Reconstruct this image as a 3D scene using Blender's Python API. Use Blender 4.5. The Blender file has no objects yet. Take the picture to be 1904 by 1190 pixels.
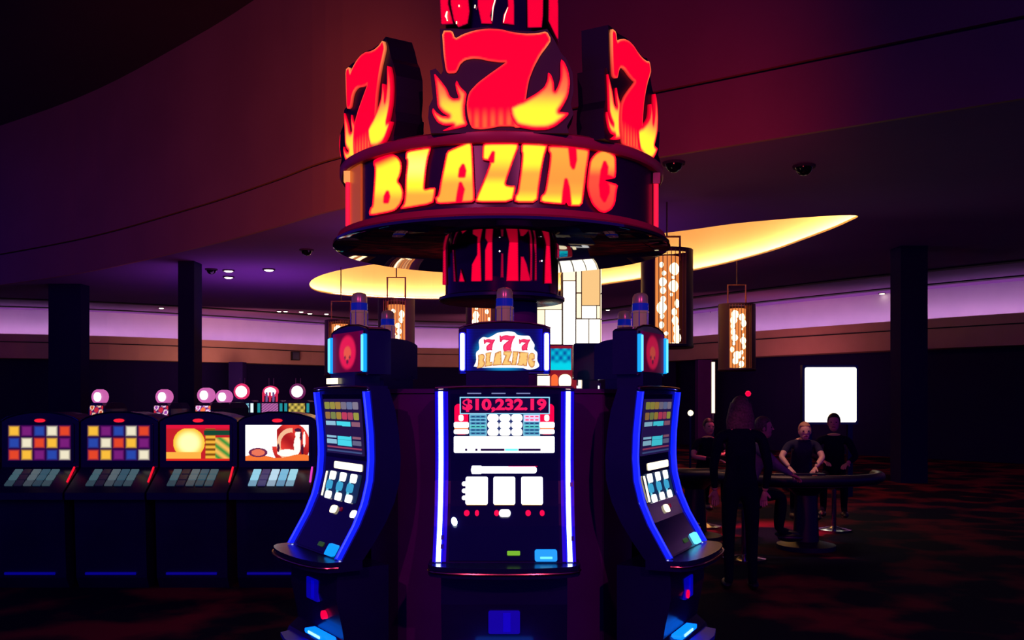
import bpy, bmesh, math, random
import numpy as np
from mathutils import Vector, Matrix
from mathutils.geometry import delaunay_2d_cdt

random.seed(7)
PI = math.pi
SC = bpy.context.scene
COL = SC.collection
F, CX, HY, CZ = 1700.0, 952.0, 740.0, 1.68        # focal length in px, principal column, horizon row, eye height


def lin(c):
    c = c / 255.0
    return c / 12.92 if c <= 0.04045 else ((c + 0.055) / 1.055) ** 2.4


def rgb(r, g, b):
    return (lin(r), lin(g), lin(b))


def at(px, py, D):
    return Vector(((px - CX) / F * D, D, CZ - (py - HY) / F * D))


# ------------------------------------------------------------------ camera, world, exposure
cam_data = bpy.data.cameras.new('camera')
cam = bpy.data.objects.new('camera', cam_data)
COL.objects.link(cam)
cam.location = (0, 0, CZ)
cam.rotation_euler = (PI / 2, 0, 0)
cam_data.sensor_width = 36
cam_data.lens = 36 * F / 1904
cam_data.shift_y = (HY - 595) / 1904
cam_data.clip_end = 200
SC.camera = cam
SC.view_settings.view_transform = 'Standard'
SC.view_settings.look = 'None'
SC.view_settings.exposure = 0
SC.view_settings.gamma = 1
SC.view_settings.use_curve_mapping = False
SC.cycles.use_denoising = True
SC.cycles.max_bounces = 5
SC.cycles.diffuse_bounces = 3
SC.cycles.glossy_bounces = 3
SC.cycles.sample_clamp_indirect = 3.0
SC.cycles.caustics_reflective = False
SC.cycles.caustics_refractive = False

world = bpy.data.worlds.new('casino_glow')
SC.world = world
world.use_nodes = True
wb = world.node_tree.nodes['Background']
wb.inputs['Color'].default_value = (0.035, 0.01, 0.42, 1)
wb.inputs['Strength'].default_value = 0.7


def area(name, loc, target, size, power, color, sy=None):
    d = bpy.data.lights.new(name, 'AREA')
    d.energy = power
    d.color = color
    d.size = size
    if sy:
        d.shape = 'RECTANGLE'
        d.size_y = sy
    o = bpy.data.objects.new(name, d)
    COL.objects.link(o)
    o.location = loc
    v = Vector(target) - Vector(loc)
    o.rotation_euler = v.to_track_quat('-Z', 'Y').to_euler()
    return o


def spot(name, loc, target, power, color, angle=60, blend=0.8, r=0.15):
    d = bpy.data.lights.new(name, 'SPOT')
    d.energy = power
    d.color = color
    d.spot_size = math.radians(angle)
    d.spot_blend = blend
    d.shadow_soft_size = r
    o = bpy.data.objects.new(name, d)
    COL.objects.link(o)
    o.location = loc
    v = Vector(target) - Vector(loc)
    o.rotation_euler = v.to_track_quat('-Z', 'Y').to_euler()
    return o


# fill lights added without fixtures, to brighten fascia, fronts, ceiling, soffit, tables and carpet
spot('fascia_fill', (-1.6, 7.2, 2.4), (-3.3, 14.9, 4.9), 1500, (1.0, 0.20, 0.05), 66, 1.0, 0.4)  # added fill standing in for the sign's light on the fascia
spot('fascia_fill', (1.2, 7.0, 2.4), (1.9, 11.4, 4.9), 230, (1.0, 0.05, 0.09), 62, 1.0, 0.4)
for hx_ in (-1.9, 1.7):
    spot('hall_fill', (hx_, -1.2, 4.3), (0, 5.0, 1.9), 300, (1.0, 0.09, 0.36), 60, 1.0, 0.05)  # unseen pink fill added behind the viewpoint to lift the fronts
area('ceiling_fill', (0.0, 16.0, 2.3), (0.0, 17.5, 4.6), 3.0, 48, (0.70, 0.18, 1.0))  # added lilac fill for the plum ceiling, no fixture here
area('ceiling_fill', (-6.0, 22.0, 2.3), (-6.0, 23.0, 4.6), 3.0, 60, (0.62, 0.18, 1.0))
area('soffit_fill', (-9.0, 31.0, 2.2), (-10.4, 35.0, 3.5), 2.5, 105, (1.0, 0.42, 0.30))  # added warm fill to tint the soffit face
area('soffit_fill', (0.0, 33.0, 2.2), (0.0, 38.5, 3.5), 2.5, 90, (1.0, 0.40, 0.25))
area('soffit_fill', (7.0, 26.0, 2.2), (8.4, 29.2, 3.5), 2.0, 42, (1.0, 0.25, 0.28))
spot('table_fill', (3.1, 10.0, 4.5), (3.05, 10.4, 0.8), 240, (1.0, 0.45, 0.32), 36)  # unseen spot added to brighten the card table and players
spot('carpet_fill', (3.0, 12.2, 4.5), (3.2, 11.6, 0.0), 1100, (1.0, 0.10, 0.2), 26)  # unseen red spot added to bring out the carpet patches


# ------------------------------------------------------------------ materials
MATS = {}


def mat(name, base=(0.5, 0.5, 0.5), rough=0.5, metal=0.0, emit=None, strength=1.0, noise=None, scale=8.0, bump=0.0, coat=0.0, spec=None):
    if name in MATS:
        return MATS[name]
    m = bpy.data.materials.new(name)
    m.use_nodes = True
    nt = m.node_tree
    b = nt.nodes['Principled BSDF']
    b.inputs['Base Color'].default_value = (*base, 1)
    b.inputs['Roughness'].default_value = rough
    b.inputs['Metallic'].default_value = metal
    if coat:
        b.inputs['Coat Weight'].default_value = coat
        b.inputs['Coat Roughness'].default_value = 0.08
    if spec is not None:
        b.inputs['Specular IOR Level'].default_value = spec
    if emit:
        b.inputs['Emission Color'].default_value = (*emit, 1)
        b.inputs['Emission Strength'].default_value = strength
    if noise or bump:
        tc = nt.nodes.new('ShaderNodeTexCoord')
        n = nt.nodes.new('ShaderNodeTexNoise')
        n.inputs['Scale'].default_value = scale
        n.inputs['Detail'].default_value = 5
        nt.links.new(tc.outputs['Object'], n.inputs['Vector'])
        if noise:
            r = nt.nodes.new('ShaderNodeValToRGB')
            r.color_ramp.elements[0].position = 0.35
            r.color_ramp.elements[1].position = 0.65
            r.color_ramp.elements[0].color = (*base, 1)
            r.color_ramp.elements[1].color = (*noise, 1)
            nt.links.new(n.outputs['Fac'], r.inputs['Fac'])
            nt.links.new(r.outputs['Color'], b.inputs['Base Color'])
        if bump:
            bp = nt.nodes.new('ShaderNodeBump')
            bp.inputs['Strength'].default_value = bump
            nt.links.new(n.outputs['Fac'], bp.inputs['Height'])
            nt.links.new(bp.outputs['Normal'], b.inputs['Normal'])
    MATS[name] = m
    return m


def glow(name, c, s=1.0):
    return mat(name, (0.02, 0.02, 0.02), 0.4, 0, c, s)


def attr_mat(name, strength=1.0):
    m = mat(name, (0.002, 0.002, 0.004), 0.5, 0, (1, 1, 1), strength, spec=0.1)
    nt = m.node_tree
    a = nt.nodes.new('ShaderNodeVertexColor')
    a.layer_name = 'Col'
    nt.links.new(a.outputs['Color'], nt.nodes['Principled BSDF'].inputs['Emission Color'])
    return m


M_PRINT = attr_mat('backlit_print', 1.0)
M_PRINT_HOT = attr_mat('backlit_sign_print', 1.25)
M_BLACK = mat('gloss_navy_black', (0.006, 0.006, 0.055), 0.22, 0, noise=(0.009, 0.009, 0.07), scale=3)
M_BLACK_SIGN = mat('sign_box_black', (0.003, 0.002, 0.012), 0.5, 0, noise=(0.005, 0.003, 0.016), scale=3)
M_FACE = mat('sign_face_black', (0.012, 0.003, 0.03), 0.30, 0, noise=(0.03, 0.005, 0.035), scale=2)
M_DISC = mat('mirror_black_soffit', (0.01, 0.006, 0.03), 0.035, 0, spec=1.6, noise=(0.02, 0.01, 0.035), scale=2)
M_LIP = mat('oxblood_lacquer_trim', (0.42, 0.02, 0.07), 0.38, 0, noise=(0.48, 0.035, 0.07), scale=6)
M_CHROME = mat('chrome', (0.62, 0.6, 0.68), 0.12, 1, noise=(0.55, 0.54, 0.62), scale=20)
M_COPPER = mat('copper_trim', (0.65, 0.3, 0.2), 0.22, 1, noise=(0.6, 0.28, 0.16), scale=20)
M_DARKCHROME = mat('dark_red_chrome', (0.20, 0.02, 0.07), 0.12, 1, noise=(0.10, 0.01, 0.05), scale=4)
M_GLASS = mat('cabinet_front_glass', (0.003, 0.003, 0.045), 0.10, 0, noise=(0.005, 0.005, 0.055), scale=2)
M_MAROON = mat('maroon_laminate', (0.085, 0.006, 0.17), 0.6, 0, noise=(0.095, 0.007, 0.19), scale=5, spec=0.1)
M_BLUE = glow('neon_blue_diffuser', (0.0, 0.012, 1.0), 1.25)
M_HALO = glow('neon_blue_halo', (0.0, 0.0, 1.0), 0.6)  # blue halo around the neon, painted as glowing bands
M_CORE = glow('neon_white_core', (0.55, 0.62, 1.0), 5.5)
M_CYAN = glow('neon_cyan', (0.0, 0.32, 1.0), 1.3)
M_CYAN_CORE = glow('neon_cyan_core', (0.12, 0.62, 1.0), 1.6)
M_WHITE = glow('lit_white', (1, 1, 1), 1.6)
M_WARM = glow('lit_warm_white', (1.0, 0.85, 0.55), 1.8)
M_RED = glow('lit_red', (1.0, 0.0, 0.06), 1.0)
M_GREEN = glow('lit_green', (0.22, 0.6, 0.02), 0.8)
M_NEONRED = glow('neon_red_tube', (1.0, 0.01, 0.05), 1.0)


# ------------------------------------------------------------------ mesh helpers
class MB:
    def __init__(s):
        s.v, s.f = [], []

    def add(s, vs, fs):
        o = len(s.v)
        s.v += [tuple(v) for v in vs]
        s.f += [tuple(i + o for i in f) for f in fs]
        return s

    def box(s, x0, x1, y0, y1, z0, z1):
        return s.add([(x0, y0, z0), (x1, y0, z0), (x1, y1, z0), (x0, y1, z0), (x0, y0, z1), (x1, y0, z1), (x1, y1, z1), (x0, y1, z1)],
                     [(0, 3, 2, 1), (4, 5, 6, 7), (0, 1, 5, 4), (1, 2, 6, 5), (2, 3, 7, 6), (3, 0, 4, 7)])

    def lathe(s, prof, n=32, cx=0, cy=0, cap=True):
        o = len(s.v)
        m = len(prof)
        for i in range(n):
            a = 2 * PI * i / n
            for r, z in prof:
                s.v.append((cx + r * math.cos(a), cy + r * math.sin(a), z))
        for i in range(n):
            j = (i + 1) % n
            for k in range(m - 1):
                s.f.append((o + i * m + k, o + j * m + k, o + j * m + k + 1, o + i * m + k + 1))
        if cap:
            if prof[0][0] > 1e-6:
                s.f.append(tuple(o + i * m for i in reversed(range(n))))
            if prof[-1][0] > 1e-6:
                s.f.append(tuple(o + i * m + m - 1 for i in range(n)))
        return s

    def tube(s, pts, r, n=8, closed=False):
        pts = [Vector(p) for p in pts]
        o = len(s.v)
        L = len(pts)
        rr = r if isinstance(r, (list, tuple)) else [r] * L
        for i, p in enumerate(pts):
            if closed:
                d = pts[(i + 1) % L] - pts[i - 1]
            else:
                d = pts[min(i + 1, L - 1)] - pts[max(i - 1, 0)]
            d.normalize()
            up = Vector((0, 0, 1)) if abs(d.z) < 0.95 else Vector((0, 1, 0))
            a = d.cross(up).normalized()
            b = d.cross(a).normalized()
            for k in range(n):
                t = 2 * PI * k / n
                s.v.append(tuple(p + (a * math.cos(t) + b * math.sin(t)) * rr[i]))
        for i in range(L if closed else L - 1):
            j = (i + 1) % L
            for k in range(n):
                l = (k + 1) % n
                s.f.append((o + i * n + k, o + i * n + l, o + j * n + l, o + j * n + k))
        if not closed:
            s.f.append(tuple(o + k for k in reversed(range(n))))
            s.f.append(tuple(o + (L - 1) * n + k for k in range(n)))
        return s

    def prism(s, poly, fn0, fn1):
        """polygon extruded between two mappings"""
        n = len(poly)
        o = len(s.v)
        s.v += [tuple(fn0(*p)) for p in poly] + [tuple(fn1(*p)) for p in poly]
        s.f.append(tuple(o + i for i in range(n)))
        s.f.append(tuple(o + n + i for i in reversed(range(n))))
        for i in range(n):
            j = (i + 1) % n
            s.f.append((o + i, o + n + i, o + n + j, o + j))
        return s

    def mesh(s, name, m, smooth=False, fix=True):
        me = bpy.data.meshes.new(name)
        me.from_pydata(s.v, [], s.f)
        me.validate()
        if fix:
            bm = bmesh.new()
            bm.from_mesh(me)
            bmesh.ops.recalc_face_normals(bm, faces=bm.faces)
            bm.to_mesh(me)
            bm.free()
        me.materials.append(m)
        if smooth:
            for p in me.polygons:
                p.use_smooth = True
            try:
                me.set_sharp_from_angle(angle=math.radians(40))
            except Exception:
                pass
        return me


def link(name, me, parent=None, loc=None):
    o = bpy.data.objects.new(name, me)
    COL.objects.link(o)
    if parent:
        o.parent = parent
    if loc is not None:
        o.location = loc
    return o


def obj(name, mb, m, parent=None, smooth=False):
    return link(name, mb.mesh(name, m, smooth), parent)


def tag(o, label=None, cat=None, group=None, kind=None):
    if label:
        o['label'] = label
    if cat:
        o['category'] = cat
    if group:
        o['group'] = group
    if kind:
        o['kind'] = kind
    return o


def thing(name, label, cat, loc=(0, 0, 0), rz=0.0, group=None):
    o = bpy.data.objects.new(name, None)
    o.empty_display_size = 0.1
    COL.objects.link(o)
    o.location = loc
    o.rotation_euler = (0, 0, rz)
    return tag(o, label, cat, group)


def copy_tree(o, parent=None):
    c = o.copy()
    COL.objects.link(c)
    c.parent = parent
    for ch in list(o.children):
        copy_tree(ch, c)
    return c


def rrect(x0, x1, z0, z1, r, n=4):
    r = min(r, (x1 - x0) / 2 - 1e-4, (z1 - z0) / 2 - 1e-4)
    out = []
    for cx, cz, a0 in ((x1 - r, z1 - r, 0), (x0 + r, z1 - r, 90), (x0 + r, z0 + r, 180), (x1 - r, z0 + r, 270)):
        for k in range(n + 1):
            a = math.radians(a0 + 90 * k / n)
            out.append((cx + r * math.cos(a), cz + r * math.sin(a)))
    return out


def inside(poly, x, y):
    c = False
    n = len(poly)
    for i in range(n):
        x0, y0 = poly[i]
        x1, y1 = poly[i - 1]
        if (y0 > y) != (y1 > y) and x < (x1 - x0) * (y - y0) / (y1 - y0) + x0:
            c = not c
    return c


def dist_poly(polys, P):
    """distance of each point in P (n,2) to the closest edge of the polygons"""
    best = np.full(len(P), 1e9)
    for poly in polys:
        A = np.array(poly, float)
        B = np.roll(A, -1, 0)
        for a, b in zip(A, B):
            d = b - a
            L = (d * d).sum()
            if L < 1e-12:
                continue
            t = np.clip(((P - a) @ d) / L, 0, 1)
            q = a + t[:, None] * d
            best = np.minimum(best, np.hypot(*(P - q).T))
    return best


def sm(a, b, x):
    t = min(1, max(0, (x - a) / (b - a)))
    return t * t * (3 - 2 * t)


def mixc(a, b, t):
    return tuple(a[i] * (1 - t) + b[i] * t for i in range(3))


def smooth_poly(poly, it=1):
    for _ in range(it):
        out = []
        n = len(poly)
        for i in range(n):
            a, b = poly[i], poly[(i + 1) % n]
            out.append((a[0] * .82 + b[0] * .18, a[1] * .82 + b[1] * .18))
            out.append((a[0] * .18 + b[0] * .82, a[1] * .18 + b[1] * .82))
        poly = out
    return poly


def lit_shape(name, poly, step, colf, mapf, backf, m, parent=None, reds=()):
    """a tessellated backlit shape; colf(x, y, d, in_red) gives the print colour; mapf / backf give the front and back points"""
    pts = []
    n = len(poly)
    for i in range(n):
        a, b = poly[i], poly[(i + 1) % n]
        L = math.hypot(b[0] - a[0], b[1] - a[1])
        k = max(1, int(L / step))
        for j in range(k):
            pts.append((a[0] + (b[0] - a[0]) * j / k, a[1] + (b[1] - a[1]) * j / k))
    nb = len(pts)
    xs = [p[0] for p in pts]
    ys = [p[1] for p in pts]
    gx = np.arange(min(xs), max(xs), step)
    gy = np.arange(min(ys), max(ys), step)
    G = np.array([(x + (0.5 * step if j % 2 else 0), y) for j, y in enumerate(gy) for x in gx if inside(poly, x + (0.5 * step if j % 2 else 0), y)])
    if len(G):
        G = G[dist_poly([poly], G) > step * 0.45]
    allp = [Vector(p) for p in pts] + [Vector(g) for g in G]
    res = delaunay_2d_cdt(allp, [], [list(range(nb))], 1, 1e-5)
    V, Fc = res[0], res[2]
    P = np.array([(v.x, v.y) for v in V])
    d = dist_poly([poly] + list(reds), P)
    cols = []
    for (x, y), dd in zip(P, d):
        cols.append(colf(x, y, dd, any(inside(r, x, y) for r in reds)))
    vs = [tuple(mapf(x, y)) for x, y in P]
    nv = len(vs)
    # skirt
    bl = dist_poly([poly], P)
    vs2 = [tuple(backf(x, y)) for x, y in pts]
    fs = [tuple(f) for f in Fc]
    fr = [tuple(mapf(x, y)) for x, y in pts]
    o = nv
    vs += fr + vs2
    for i in range(nb):
        j = (i + 1) % nb
        fs.append((o + i, o + nb + i, o + nb + j, o + j))
    me = bpy.data.meshes.new(name)
    me.from_pydata(vs, [], fs)
    ca = me.color_attributes.new('Col', 'FLOAT_COLOR', 'POINT')
    edgec = [colf(x, y, 0, False) for x, y in pts]
    data = cols + edgec + [tuple(c * 0.3 for c in e) for e in edgec]
    arr = np.ones((len(data), 4), np.float32)
    arr[:, :3] = np.array(data)
    ca.data.foreach_set('color', arr.ravel())
    me.materials.append(m)
    return link(name, me, parent)


def paint_panel(name, x0, x1, z0, z1, nx, nz, paint, mapf, m, parent, thick=0.004):
    """backlit screen: a grid of vertices coloured by paint(u, v), v upwards"""
    vs, cols, fs = [], [], []
    for j in range(nz + 1):
        for i in range(nx + 1):
            u, v = i / nx, j / nz
            vs.append(tuple(mapf(x0 + (x1 - x0) * u, z0 + (z1 - z0) * v, thick)))
            cols.append(paint(u, v))
    W = nx + 1
    for j in range(nz):
        for i in range(nx):
            a = j * W + i
            fs.append((a, a + 1, a + 1 + W, a + W))
    ring = [i for i in range(W)] + [j * W + nx for j in range(1, nz + 1)] + [nz * W + i for i in range(nx - 1, -1, -1)] + [j * W for j in range(nz - 1, 0, -1)]
    o = len(vs)
    for k in ring:
        i, j = k % W, k // W
        vs.append(tuple(mapf(x0 + (x1 - x0) * i / nx, z0 + (z1 - z0) * j / nz, 0)))
        cols.append((0.01, 0.01, 0.01))
    for k in range(len(ring)):
        l = (k + 1) % len(ring)
        fs.append((ring[k], o + k, o + l, ring[l]))
    fs.append(tuple(o + k for k in range(len(ring))))
    me = bpy.data.meshes.new(name)
    me.from_pydata(vs, [], fs)
    ca = me.color_attributes.new('Col', 'FLOAT_COLOR', 'POINT')
    arr = np.ones((len(cols), 4), np.float32)
    arr[:, :3] = np.array(cols)
    ca.data.foreach_set('color', arr.ravel())
    me.materials.append(m)
    return link(name, me, parent)


def text_mesh(s, size, bold=0.0, extrude=0.002):
    cu = bpy.data.curves.new('lettering', 'FONT')
    cu.body = s
    cu.size = size
    cu.offset = bold
    cu.extrude = extrude
    cu.align_x = 'CENTER'
    cu.align_y = 'CENTER'
    cu.resolution_u = 3
    o = bpy.data.objects.new('lettering', cu)
    COL.objects.link(o)
    dg = bpy.context.evaluated_depsgraph_get()
    dg.update()
    me = bpy.data.meshes.new_from_object(o.evaluated_get(dg))
    bpy.data.objects.remove(o)
    return me


# ------------------------------------------------------------------ the setting
M_FLOOR = mat('dark_patterned_carpet', (0.012, 0.004, 0.02), 0.9, 0, spec=0.05)
nt = M_FLOOR.node_tree
tc = nt.nodes.new('ShaderNodeTexCoord')
vo = nt.nodes.new('ShaderNodeTexVoronoi')
vo.inputs['Scale'].default_value = 1.3
no = nt.nodes.new('ShaderNodeTexNoise')
no.inputs['Scale'].default_value = 2.2
no.inputs['Detail'].default_value = 6
mx = nt.nodes.new('ShaderNodeMath')
mx.operation = 'MULTIPLY'
rp = nt.nodes.new('ShaderNodeValToRGB')
rp.color_ramp.elements[0].color = (0.002, 0.001, 0.022, 1)
rp.color_ramp.elements[1].color = (0.15, 0.006, 0.03, 1)
rp.color_ramp.elements[0].position = 0.22
rp.color_ramp.elements[1].position = 0.40
nt.links.new(tc.outputs['Object'], vo.inputs['Vector'])
nt.links.new(tc.outputs['Object'], no.inputs['Vector'])
nt.links.new(vo.outputs['Distance'], mx.inputs[0])
nt.links.new(no.outputs['Fac'], mx.inputs[1])
nt.links.new(mx.outputs[0], rp.inputs['Fac'])
nt.links.new(rp.outputs['Color'], nt.nodes['Principled BSDF'].inputs['Base Color'])

M_FASCIA = mat('fascia_warm_wood', (0.34, 0.13, 0.10), 0.65, 0, noise=(0.38, 0.15, 0.115), scale=0.8)
M_CEIL = mat('ceiling_plum_paint', (0.20, 0.07, 0.30), 0.9, 0, noise=(0.22, 0.08, 0.32), scale=0.6)
M_CEIL_HI = mat('upper_ceiling_dark_paint', (0.03, 0.01, 0.05), 0.9, 0, noise=(0.035, 0.01, 0.055), scale=1)
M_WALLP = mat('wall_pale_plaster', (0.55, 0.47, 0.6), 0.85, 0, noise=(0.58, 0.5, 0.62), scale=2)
M_SOFFIT = mat('soffit_tan_paint', (0.45, 0.26, 0.22), 0.8, 0, noise=(0.48, 0.28, 0.24), scale=2)
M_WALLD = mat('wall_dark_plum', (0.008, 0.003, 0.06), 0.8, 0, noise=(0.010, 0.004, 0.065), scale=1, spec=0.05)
M_SLOT = mat('ceiling_slot_black', (0.004, 0.003, 0.01), 0.8)
M_COVE = mat('cove_cream_plaster', (0.8, 0.58, 0.30), 0.85, 0, noise=(0.82, 0.6, 0.32), scale=1)

b = MB().add([(-30, -3, 0), (30, -3, 0), (30, 46, 0), (-30, 46, 0)], [(0, 1, 2, 3)])
tag(obj('floor', b, M_FLOOR), kind='structure')

ZC = CZ + 3.0                                          # underside of the main ceiling
fas = [(-16.5, 26.2), (-10.5, 22.0), (-6.4, 18.3), (-4.29, 16.14), (-2.67, 14.4), (0.0, 12.55), (2.03, 11.2), (3.56, 10.16), (5.2, 9.05), (8.0, 7.2), (13, 4.0)]
far = [(-30, 27.5), (-16.5, 31.0), (-11.6, 34.0), (-7.9, 37.6), (-4.0, 39.4), (0.0, 39.8), (3.5, 37.2), (6.2, 33.0), (8.0, 30.0), (9.7, 27.6), (12.0, 24.6), (16.5, 19.5), (21, 15)]


def dens(pts, step):
    out = []
    for a, c in zip(pts[:-1], pts[1:]):
        L = math.dist(a, c)
        k = max(1, int(L / step))
        out += [(a[0] + (c[0] - a[0]) * i / k, a[1] + (c[1] - a[1]) * i / k) for i in range(k)]
    return out + [pts[-1]]


def spline(pts, k=6):
    out = []
    n = len(pts)
    for i in range(n - 1):
        p0, p1, p2, p3 = pts[max(i - 1, 0)], pts[i], pts[i + 1], pts[min(i + 2, n - 1)]
        for j in range(k):
            t = j / k
            out.append(tuple(0.5 * (2 * p1[c] + (p2[c] - p0[c]) * t + (2 * p0[c] - 5 * p1[c] + 4 * p2[c] - p3[c]) * t * t + (3 * p1[c] - p0[c] - 3 * p2[c] + p3[c]) * t ** 3) for c in (0, 1)))
    return out + [pts[-1]]


fasS, farS = spline(fas), spline(far)


def offs(line, d):
    out = []
    for i, p in enumerate(line):
        a, c = line[max(i - 1, 0)], line[min(i + 1, len(line) - 1)]
        t = Vector((c[0] - a[0], c[1] - a[1])).normalized()
        out.append((p[0] + t.y * d, p[1] - t.x * d))     # d>0 : to the right of travel = towards the camera
    return out


def ribbon(line, d0, d1, z0, z1):
    """closed band following the line between offsets d0,d1 and heights z0,z1"""
    A, B = offs(line, d0), offs(line, d1)
    mb = MB()
    n = len(line)
    vs = [(*p, z0) for p in A] + [(*p, z0) for p in B] + [(*p, z1) for p in B] + [(*p, z1) for p in A]
    fs = []
    for i in range(n - 1):
        for k in range(4):
            l = (k + 1) % 4
            fs.append((k * n + i, k * n + i + 1, l * n + i + 1, l * n + i))
    fs += [(0, n, 2 * n, 3 * n), (n - 1, 2 * n - 1, 3 * n - 1, 4 * n - 1)]
    return mb.add(vs, fs)


# fascia: lower board, dark reveal, upper boards
tag(obj('wall_fascia', ribbon(fasS, 0, -0.06, ZC - 0.01, ZC + 0.775), M_FASCIA), kind='structure')
tag(obj('trim_1', ribbon(fasS, -0.06, -0.3, ZC + 0.775, ZC + 0.815), M_SLOT), kind='structure')
tag(obj('wall_upper_fascia', ribbon(fasS, 0, -0.3, ZC + 0.815, ZC + 4.2), M_FASCIA), kind='structure')
tag(obj('ceiling_upper', MB().box(-20, 20, -1, 28, ZC + 4.2, ZC + 4.4), M_CEIL_HI), kind='structure')

# main ceiling with the oval cove cut out
CV = [(5.55, 15.0), (4.03, 15.6), (2.8, 16.6), (0.0, 18.45), (-3.2, 20.6), (-4.9, 22.8), (-5.5, 25.5), (-4.6, 27.0), (-2.1, 27.8), (0.4, 26.6), (2.4, 24.3), (4.3, 21.5), (5.2, 19.1), (5.55, 17.2), (5.72, 15.7)]
CVS = []
for i in range(len(CV)):
    q0, q1, q2, q3 = CV[i - 1], CV[i], CV[(i + 1) % len(CV)], CV[(i + 2) % len(CV)]
    for j in range(8):
        t = j / 8
        CVS.append(tuple(0.5 * (2 * q1[c] + (q2[c] - q0[c]) * t + (2 * q0[c] - 5 * q1[c] + 4 * q2[c] - q3[c]) * t * t + (3 * q1[c] - q0[c] - 3 * q2[c] + q3[c]) * t ** 3) for c in (0, 1)))


def ell(k, n, grow=0.0):
    a, b_ = CVS[k - 1], CVS[(k + 1) % n]
    tx, ty = b_[0] - a[0], b_[1] - a[1]
    L = math.hypot(tx, ty)
    return (CVS[k][0] - ty / L * grow * -OR, CVS[k][1] + tx / L * grow * -OR)


OR = 1 if sum(CVS[k - 1][0] * CVS[k][1] - CVS[k][0] * CVS[k - 1][1] for k in range(len(CVS))) > 0 else -1
NE = len(CVS)
hole = [ell(k, NE) for k in range(NE)]
outer = dens(fasS, 3) + list(reversed(dens(farS, 3)))
allp = [Vector(p) for p in outer + hole]
res = delaunay_2d_cdt(allp, [], [list(range(len(outer))), list(range(len(outer), len(outer) + NE))], 0, 1e-5)
V, Fc = res[0], res[2]
mb = MB()
keep = []
for f in Fc:
    c = sum((V[i] for i in f), Vector((0, 0))) / len(f)
    if inside(outer, c.x, c.y) and not inside(hole, c.x, c.y):
        keep.append(tuple(f))
mb.add([(v.x, v.y, ZC) for v in V], keep)
me = mb.mesh('ceiling', M_CEIL, fix=False)
tag(link('ceiling', me), kind='structure')


def ering(g0, z0, g1, z1):
    m_ = MB()
    A = [ell(k, NE, g0) for k in range(NE)]
    B = [ell(k, NE, g1) for k in range(NE)]
    m_.add([(*p, z0) for p in A] + [(*p, z1) for p in B], [(k, (k + 1) % NE, NE + (k + 1) % NE, NE + k) for k in range(NE)])
    return m_


cove = ering(0, ZC, 0, ZC + 0.035)
c2 = ering(0, ZC + 0.035, 0.22, ZC + 0.035)
c3 = ering(0.22, ZC + 0.035, 0.22, ZC + 2.1)
cove.add(c2.v, c2.f)
cove.add(c3.v, c3.f)
cove.add([(*ell(k, NE, 0.22), ZC + 2.1) for k in range(NE)], [tuple(range(NE))])
tag(obj('ceiling_cove', cove, M_COVE), kind='structure')
M_COVELED = glow('cove_strip_light', (1.0, 0.68, 0.30), 85)
tag(obj('cove_strip_light', ering(0.10, ZC + 0.045, 0.16, ZC + 0.06), M_COVELED), 'warm strip light hidden in the oval ceiling cove', 'strip light')

# far wall, soffit and its lilac trough
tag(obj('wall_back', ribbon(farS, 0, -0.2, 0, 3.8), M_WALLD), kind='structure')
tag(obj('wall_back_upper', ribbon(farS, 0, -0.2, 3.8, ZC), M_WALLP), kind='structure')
tag(obj('trim_2', ribbon(farS, 0.75, 0.55, 3.0, 3.8), M_SOFFIT), kind='structure')
tag(obj('trim_3', ribbon(farS, 0.55, 0.0, 3.0, 3.72), M_SOFFIT), kind='structure')
tag(obj('trim_4', ribbon(farS, 0.78, 0.74, 3.52, 3.55), M_SLOT), kind='structure')
tag(obj('soffit_strip_light', ribbon(farS, 0.42, 0.34, 3.73, 3.75), glow('lilac_strip_light', (0.90, 0.48, 1.0), 13.0)),
    'long lilac strip light on the curved soffit at the back of the hall', 'strip light')
for nme, d in (('trim_5', 0.9), ('trim_6', 3.6)):
    s = ribbon(farS, d, d + 0.28, ZC - 0.03, ZC - 0.001)
    tag(obj(nme, s, M_SLOT), kind='structure')

# pillars and openings of the dark back wall
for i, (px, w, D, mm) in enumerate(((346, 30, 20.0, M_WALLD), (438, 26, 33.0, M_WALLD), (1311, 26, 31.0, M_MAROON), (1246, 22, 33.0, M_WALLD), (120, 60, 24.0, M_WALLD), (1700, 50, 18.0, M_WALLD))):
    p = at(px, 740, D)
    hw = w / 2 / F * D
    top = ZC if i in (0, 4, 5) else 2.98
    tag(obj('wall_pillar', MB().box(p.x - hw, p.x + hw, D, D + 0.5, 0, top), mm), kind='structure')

# ------------------------------------------------------------------ ceiling fittings
def ceiling_disc(px, py, r):
    D = 3.0 * F / (HY - py)
    return (px - CX) / F * D, D, r


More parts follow.
